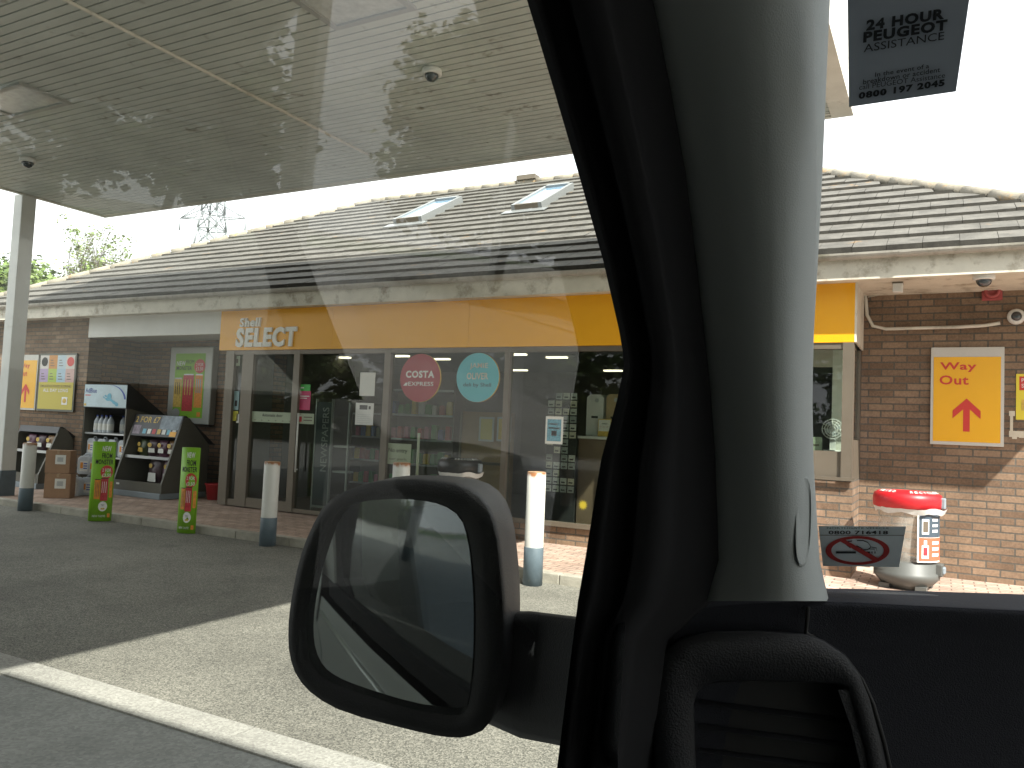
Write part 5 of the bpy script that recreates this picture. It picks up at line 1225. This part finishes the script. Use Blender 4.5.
# black window frame of the front door, outer side
f_ = MB(); f_.box((-.539, .59, BZ+.022), (-.48, .66, 1.96), m_rubber); f_.prism([(-.48, BZ+.021), (-.38, BZ+.021), (-.45, BZ+.06), (-.48, BZ+.14)], 'y', .60, .664, m_rubber); f_.prism([(-.539, 1.962), (.28, 1.962), (.24, ZR-.002), (-.539, ZR-.002)], 'y', .60, .668, m_rubber)
f_.build('window_frame', parent=van)
# front wing / bonnet
f_ = MB(); f_.prism([(.63, .35), (1.85, .35), (1.95, .7), (1.75, .90), (1.0, 1.02), (.72, 1.06), (.63, 1.04)], 'y', .50, .66, m_silver)
f_.prism([(.95, .8), (1.85, .75), (1.75, .88), (1.25, .98), (.95, 1.0)], 'y', -1.50, .499, m_silver); f_.build('bonnet', parent=van, bevel=.02)
# exterior A pillar skin, just outside the frame and trim
rows = []
for i, y in enumerate(ys[:-3]):
    t = min(max((y+160)/1000, 0), 1); D2 = .60+.22*t
    rows.append([vd(gx[i]+22, y, gD(i)+.045), vd(gx[i]+60, y, gD(i)+.11), vd((dx_[i]+rx[i])/2, y, D2+.19), vd(rx[i]-16, y, D2+.15)])
f_ = MB(); loft(f_, rows, m_silver); f_.build('pillar_skin', parent=van)
# right side with driver window and rear window, rear wall, floor
f_ = MB()
for (x0, x1, z0, z1) in ((-3.0, .7, .35, 1.12), (-3.0, -1.5, 1.121, ZR-.001), (-.75, -.55, 1.121, ZR-.001), (-2.549, -.751, 1.95, ZR-.001), (-.549, .25, 1.95, ZR-.001)):
    f_.box((x0, -1.56, z0), (x1, -1.50, z1), m_silver)
f_.prism([(.30, 2.06), (.22, 2.06), (.60, 1.121), (.80, 1.121)], 'y', -1.56, -1.50, m_black)
f_.build('right_side', parent=van)
f_ = MB(); f_.box((-3.0, -1.5, .35), (-2.95, .6, 1.3), m_silver); f_.box((-3.0, -1.5, 1.3), (-2.95, -1.2, ZR), m_silver); f_.box((-3.0, .3, 1.3), (-2.95, .6, ZR), m_silver); f_.box((-3.0, -1.199, 1.3), (-2.95, .299, ZR), m_silver); f_.build('rear_doors', parent=van)
f_ = MB(); f_.box((-2.95, -1.5, .36), (1.3, .58, .42), m_black); f_.build('floor', parent=van)
for (x_, y_) in ((1.25, .52), (-2.3, .52), (1.25, -1.42), (-2.3, -1.42)):
    o = empty('wheel', (x_, y_, .34)); del_ = o; o.parent = van
    f_ = MB(); b0_ = len(f_.v); f_.lathe([(.2, -.1), (.32, -.1), (.34, -.06), (.34, .06), (.32, .1), (.2, .1)], (0, 0, 0), m_rubber, 28)
    for v in f_.v: v.y, v.z = v.z, -v.y
    f_.build('tyre', parent=o)
# inner door card
f_ = MB(); f_.box((-.60, .50, .45), (.56, .584, 1.05), m_dash); f_.build('door_card', parent=van, bevel=.02)
# interior grips the far left of view: none
# side glass
def vglass(name, poly, m, d=.004, n=None):
    """poly CCW seen from inside, thickened outwards"""
    P = [Vector(p) for p in poly]; nn = (P[1]-P[0]).cross(P[2]-P[0]).normalized()*d
    k = len(P); f_ = MB(); f_.add(P+[p+nn for p in P], [tuple(range(k-1, -1, -1)), tuple(k+i for i in range(k))]+[(i, (i+1) % k, k+(i+1) % k, k+i) for i in range(k)], m)
    return f_.build(name, parent=van)
gl = [(-.50, gv(BZ), BZ+.0), (.36, gv(BZ), BZ+.0)]
edge = [side_uv(gx[i]+6, ys[i], .615) for i in (13, 12, 11, 10, 9, 8, 7, 6, 5, 4, 3, 2, 1, 0)]
gl += [(p.x, p.y, p.z) for p in edge if BZ < p.z < 1.99] + [(-.50, gv(1.99), 1.99)]
vglass('side_window', gl, m_gw)
vglass('side_window', [(-2.6, .62, BZ+.1), (-.78, .62, BZ+.1), (-.78, .62, 1.94), (-2.6, .62, 1.94)], m_gw)
vglass('side_window', [(.6, -1.52, 1.12), (-.55, -1.52, 1.12), (-.55, -1.52, 1.95), (.25, -1.52, 1.95)], m_gw)
vglass('side_window', [(-.75, -1.52, 1.12), (-2.55, -1.52, 1.12), (-2.55, -1.52, 1.95), (-.75, -1.52, 1.95)], m_gw)
# windscreen facets
wb = [(.82, .655, 1.30), (1.00, .32, 1.30), (1.08, -.1, 1.30), (1.08, -.80, 1.30), (1.00, -1.22, 1.30), (.82, -1.5, 1.30)]
wt = [(.28, .54, 2.06), (.43, .26, 2.06), (.49, -.1, 2.06), (.49, -.80, 2.06), (.43, -1.16, 2.06), (.28, -1.44, 2.06)]
f_ = MB(); vs_ = [Vector(p) for p in wb]+[Vector(p) for p in wt]; n_ = 6
f_.add(vs_+[v+Vector((.004, 0, .003)) for v in vs_], [(k, n_+k, n_+k+1, k+1) for k in range(5)]+[(12+k, 12+k+1, 12+n_+k+1, 12+n_+k) for k in range(5)], m_gws)
ws = f_.build('windscreen', parent=van)
# stickers on the windscreen, first facet
Wp, Wn = Vector(wb[0]), (Vector(wb[1])-Vector(wb[0])).cross(Vector(wt[0])-Vector(wb[0])).normalized()
def onws(px, py, off=.004):
    d = vl(W(px, py)); t = (Wp-EYE).dot(Wn)/d.dot(Wn); return EYE+d*t*(1-off)
def bil(c, u, v, off=.004):   # c: 4 pixel corners tl,tr,br,bl
    x = (c[0][0]*(1-u)+c[1][0]*u)*(1-v)+(c[3][0]*(1-u)+c[2][0]*u)*v; y = (c[0][1]*(1-u)+c[1][1]*u)*(1-v)+(c[3][1]*(1-u)+c[2][1]*u)*v
    return onws(x, y, off)
def sticker(name, c, m, label, draw):
    f_ = MB(); a = [bil(c, 0, 0), bil(c, 1, 0), bil(c, 1, 1), bil(c, 0, 1)]; b_ = [bil(c, 0, 0, .003), bil(c, 1, 0, .003), bil(c, 1, 1, .003), bil(c, 0, 1, .003)]
    f_.add(a+b_, [(0,1,2,3), (7,6,5,4), (0,4,5,1), (1,5,6,2), (2,6,7,3), (3,7,4,0)], m); draw(f_, c)
    o = f_.build(name, parent=van); o['label'] = label; return o
def stext(mb, c, s_, u0, u1, v0, v1, m, bold=0.):
    vv, ff, asp = text_geo(s_, bold); mb.add([bil(c, u0+(u1-u0)*x, v1+(v0-v1)*y, .0055) for x, y in vv], ff, m)
m_stk2 = mat('sticker_back_pale', (.80, .86, .90), .6)
m_stk = mat('sticker_back', (.43, .48, .56), .6); m_sink = mat('sticker_ink', (.022, .025, .03), .6)
c1 = [(847, -46), (976, -46), (956, 91.5), (849, 107)]
def d1(mb, c):
    # rows follow the printed slope of the label
    def T(s_, x0, x1, yb0, yb1, h_, bold):
        vv, ff, asp = text_geo(s_, bold)
        mb.add([onws(x0+(x1-x0)*x-h_*y*-.06, yb0+(yb1-yb0)*x-h_*y, .0055) for x, y in vv], ff, m_sink)
    T('24 HOUR', 866, 944, 31, 19, 11, .05); T('PEUGEOT', 863, 947, 43, 30, 11, .05); T('ASSISTANCE', 863.5, 944, 52.5, 39.5, 8, 0)
    T('In the event of a', 875, 929, 77, 68, 4.5, .01); T('breakdown or accident', 863, 940, 84.5, 72, 5, .01); T('call PEUGEOT Assistance', 859, 945, 90, 77.5, 5, 0); T('0800 197 2045', 858.5, 944.5, 99.5, 86, 7, .05)
sticker('assistance_sticker', c1, m_stk, 'grey breakdown assistance sticker at the top of the windscreen', d1)
c2 = [(818.5, 526), (906, 526.5), (899, 567), (823, 566)]
def d2(mb, c):
    n = 44
    def rng(cx, cy, rx_, ry_, k): return [onws(cx+rx_*k*math.cos(2*math.pi*q/n), cy+ry_*k*math.sin(2*math.pi*q/n), .0055) for q in range(n)]
    a, b_ = rng(857.5, 550.5, 32, 14.5, 1), rng(857.5, 550.5, 32, 14.5, .82); mr = mat('dark_red_ink', (.50, .05, .045), .6)
    mb.add(a+b_, [(q, (q+1) % n, n+(q+1) % n, n+q) for q in range(n)], mr)
    def pq(*pp, m, o=.006): mb.add([onws(x, y, o) for x, y in pp], [tuple(range(len(pp)))], m)
    pq((836, 551.5), (856, 551.5), (856, 553.5), (836, 553.5), m=m_sink); pq((862, 551.5), (870, 551.5), (870, 553.5), (862, 553.5), m=m_sink); pq((871.5, 551.5), (872.5, 551.5), (872.5, 553.5), (871.5, 553.5), m=m_sink); pq((874.5, 551.5), (875.5, 551.5), (875.5, 553.5), (874.5, 553.5), m=m_sink)
    pq((837, 539.5), (842, 538), (881, 560), (876, 562.5), m=mr, o=.007)
    sm = [(852, 541), (848, 541.5), (846.5, 545), (850, 547.5), (857, 546), (861, 548), (863, 550), (868, 549.5), (871, 547), (868, 542.5), (863, 540.5), (857, 540.5)]
    for k in range(len(sm)-1):
        (x0, y0), (x1, y1) = sm[k], sm[k+1]; pq((x0, y0-.5), (x1, y1-.5), (x1, y1+.5), (x0, y0+.5), m=m_sink)
    for k, (p_, q_) in enumerate((((868, 549), (874, 549)), ((871, 547), (876, 548)), ((874, 549), (874, 551)), ((876, 548), (876.5, 551)))): pq((p_[0], p_[1]-.4), (q_[0]+.6, q_[1]-.4), (q_[0]+.6, q_[1]+.4), (p_[0], p_[1]+.4), m=m_sink)
    pq((818.8, 534.9), (904.5, 535.2), (904.5, 535.7), (818.8, 535.5), m=m_bronze)
    def T(s_, x0, x1, yb, h_, m, bold): vv, ff, asp = text_geo(s_, bold); mb.add([onws(x0+(x1-x0)*x, yb-h_*y, .0055) for x, y in vv], ff, m)
    T('0800 716418', 828.5, 888, 534.3, 3.6, m_sink, .02); T('NORTHGATE VEHICLE', 827, 889, 529, 1.8, mat('teal_ink', (.02, .10, .08), .6), 0)
sticker('no_smoking_sticker', c2, m_stk2, 'grey no smoking sticker low on the windscreen', d2)

# ---- dashboard
cols = [600, 660, 700, 760, 830, 880, 940, 1000, 1060, 1160]
def yline(tab, x):
    for (x0, y0), (x1, y1) in zip(tab, tab[1:]):
        if x <= x1: return y0+(y1-y0)*(x-x0)/(x1-x0)
    return tab[-1][1]
l0 = [(600, 640), (660, 612), (700, 601), (760, 594), (830, 589), (900, 592), (1160, 600)]
l1 = [(600, 650), (660, 620), (700, 607), (760, 602), (830, 600), (900, 604), (1160, 616)]
rows = []
for (off, D, extra) in ((0, 1.0, -1.5), (0, .90, 1.0), (1, .80, 0), (1, .803, 1.5), (1, .80, 4), (1, .802, 12), (1, .815, 34), (1, .83, 80), (1, .84, 150), (1, .85, 260)):
    tb = (l0, l1)[off]; row = []
    for x in cols:
        y = yline(tb, x)+extra; D_ = D if (D < .81 or x > 800) else .80+(D-.80)*max(0, (x-600)/200)**3
        if x < 700 and D < .81: D_ -= (700-x)*.0002
        row.append(vd(x, y, D_))
    rows.append(row)
f_ = MB(); loft(f_, rows, m_dash)
dash = f_.build('dashboard', parent=van); sm_ = dash.modifiers.new('sub', 'SUBSURF'); sm_.levels = 2; sm_.render_levels = 2
# upper lip on the dash (left of the vent) and seam
f_ = MB()
rows = [[vd(x, y, D) for x, y in zip((828, 870, 910, 950, 962), (592, 590.5, 592, 597, 600))] for y, D in ((0, .94),)]
def strip(mb, pa, pb, Da, Db, m, th=.006):
    A = [vd(x, y, Da) for x, y in pa]; B = [vd(x, y, Db) for x, y in pb]; n = len(A)
    A2 = [vd(x, y, Da+th) for x, y in pa]; B2 = [vd(x, y, Db+th) for x, y in pb]
    loft(mb, [A2, A, B, B2], m, smooth=False)
strip(f_, [(835, 592), (880, 591), (930, 594), (968, 600)], [(822, 598), (880, 600), (930, 602.5), (968, 603)], .90, .87, m_black, .01)
f_.build('dash_ledge', parent=dash)
# vent pod
f_ = MB()
outer = [(655, 800), (653, 720), (656, 672), (664, 650), (682, 637), (710, 632), (760, 631), (806, 634), (824, 641), (845, 655), (860, 676), (870, 700), (880, 740), (892, 800)]
inner = [(697, 800), (695, 740), (694, 704), (697, 693), (703, 686), (716, 682.5), (750, 681), (790, 682), (820, 683), (838, 684), (846, 688), (851, 704), (862, 745), (872, 800)]
def pring(pts, D): return [vd(x, y, D) for x, y in pts]
mid = [((a[0]*.55+b_[0]*.45), (a[1]*.55+b_[1]*.45)) for a, b_ in zip(outer, inner)]
def grow(pts, k):
    return [(770+(x-770)*k, 740+(y-740)*k) for x, y in pts]
loft(f_, [pring(grow(outer, 1.012), .835), pring(outer, .784), pring(grow(outer, .988), .777), pring(mid, .7765), pring(grow(inner, 1.03), .777), pring(inner, .783), pring(inner, .812)], m_black)
vent = f_.build('air_vent', parent=van)
f_ = MB(); f_.add(pring(inner, .811), [tuple(range(len(inner)))], m_dark); f_.build('vent_duct', parent=vent)
for k in range(5):
    y0 = 699+k*24; f_ = MB(); strip(f_, [(699, y0), (770, y0+9), (848, y0+19)], [(699, y0+5), (770, y0+15), (848, y0+25)], .803, .788, m_black, .003); f_.build('slat', parent=vent)
f_ = MB(); strip(f_, [(838, 690), (852, 730), (868, 800)], [(855, 688), (868, 730), (884, 800)], .779, .779, m_black, .006); f_.build('vent_dial', parent=vent)
# seam between pod and dash
f_ = MB(); seam = [(808, 607), (807, 620), (806, 633), (822, 643), (845, 658), (862, 680), (873, 704), (884, 742), (897, 800)]
A = [vd(x, y, .797-.0018*i) for i, (x, y) in enumerate(seam)]; f_.tube(A, .0022, m_dark, 6); f_.build('seam', parent=dash)

# ---- door mirror
Mn = Vector((-.66, -.75, -.062)).normalized()          # towards the cabin
c0 = vd(392, 608, .88)
def onm(px, py, off=0.0):
    d = vl(W(px, py)); q = c0-Mn*off; t = (q-EYE).dot(Mn)/d.dot(Mn); return EYE+d*t
gp_ = [(346, 504), (386, 498), (420, 499), (444, 504), (462, 516), (470, 540), (474, 575), (476, 610), (475, 660), (470, 700), (466, 712), (456, 716), (440, 714), (410, 709), (350, 690), (330, 682), (316, 672), (308, 655), (306, 635), (308, 610), (314, 578), (322, 550), (332, 520)]
rim = [(350, 488), (386, 480), (425, 480.5), (462, 486), (484, 502), (495, 530), (500, 570), (503, 612), (502, 665), (496, 705), (488, 728), (466, 738), (442, 737), (410, 730), (345, 713), (315, 697), (297, 678), (289, 655), (288, 628), (291, 600), (299, 560), (310, 530), (326, 502)]
def smooth_loop(P, n=3):
    out = P
    for _ in range(n):
        o_ = []
        for k in range(len(out)):
            a, b_ = out[k], out[(k+1) % len(out)]; o_ += [tuple(a[i]*.75+b_[i]*.25 for i in range(len(a))), tuple(a[i]*.25+b_[i]*.75 for i in range(len(a)))]
        out = o_
    return out
G = smooth_loop(gp_, 1); Rm = smooth_loop(rim, 1); n = len(G)
g3 = [onm(x, y, .012) for x, y in G]; g3f = [onm(x, y, -.002) for x, y in G]; r3 = [onm(x, y, -.006) for x, y in Rm]
cen = sum(r3, Vector())/n
def shell(k, d, sh=Vector((0, 0, 0))): return [cen+(p-cen)*k-Mn*d+sh for p in r3]
rws = [g3, g3f, [a.lerp(b_, .5)+Mn*.006 for a, b_ in zip(g3f, r3)], shell(1.0, .0), shell(1.005, .015), shell(1.0, .05), shell(.97, .09), shell(.86, .13), shell(.6, .155), shell(.2, .165)]
f_ = MB(); vs_ = [p for r_ in rws for p in r_]
f_.add(vs_, [(j*n+k, j*n+(k+1) % n, (j+1)*n+(k+1) % n, (j+1)*n+k) for j in range(len(rws)-1) for k in range(n)]+[tuple((len(rws)-1)*n+k for k in range(n))], m_black, True)
mir = f_.build('door_mirror', parent=van)
# slightly convex glass
cg = sum(g3, Vector())/n; rws = []
Rc = 1.6
for k in (1.0, .8, .6, .4, .2, .02):
    row = []
    for p in g3:
        q = cg+(p-cg)*k; r2 = (q-cg).length_squared; row.append(q+Mn*(.010-r2/(2*Rc)))
    rws.append(row)
f_ = MB(); vs_ = [p for r_ in rws for p in r_]
f_.add(vs_, [(j*n+k, j*n+(k+1) % n, (j+1)*n+(k+1) % n, (j+1)*n+k) for j in range(len(rws)-1) for k in range(n)]+[tuple((len(rws)-1)*n+k for k in range(n))], m_mirror, True)
f_.build('mirror_glass', parent=mir)
# arm
f_ = MB()
sec = [((488, 612), (484, 722), .955), ((530, 611), (520, 738), .90), ((580, 617), (572, 748), .80), ((625, 622), (618, 770), .70)]
rws = []
for (a, b_, D) in sec:
    rws.append([vd(a[0], a[1]+12, D-.035), vd(a[0], a[1]+3, D-.025), vd(a[0], a[1], D), vd(a[0], a[1], D+.06), vd(b_[0], b_[1]-14, D+.06), vd(b_[0], b_[1], D), vd(b_[0], b_[1]-6, D-.025), vd(b_[0], b_[1]-20, D-.035)])
k8 = 8; vs_ = [p for r_ in rws for p in r_]
f_.add(vs_, [(j*k8+k, j*k8+(k+1) % k8, (j+1)*k8+(k+1) % k8, (j+1)*k8+k) for j in range(3) for k in range(k8)], m_black, True); f_.build('mirror_arm', parent=mir)
# seats
def seat(x, y):
    f_ = MB(); f_.prism([(-.55, .55), (.0, .58), (.04, .72), (-.5, .74), (-.62, 1.2), (-.70, 1.36), (-.80, 1.34), (-.72, .6)], 'y', y-.24, y+.24, m_seat); s_ = f_.build('seat', parent=van, bevel=.03)
    for v in s_.data.vertices: v.co.x += x
    f_ = MB(); f_.box((x-.84, y-.12, 1.38), (x-.72, y+.12, 1.60), m_seat); f_.build('headrest', parent=s_, bevel=.03)
seat(-.05, .05); seat(-.05, -.95)
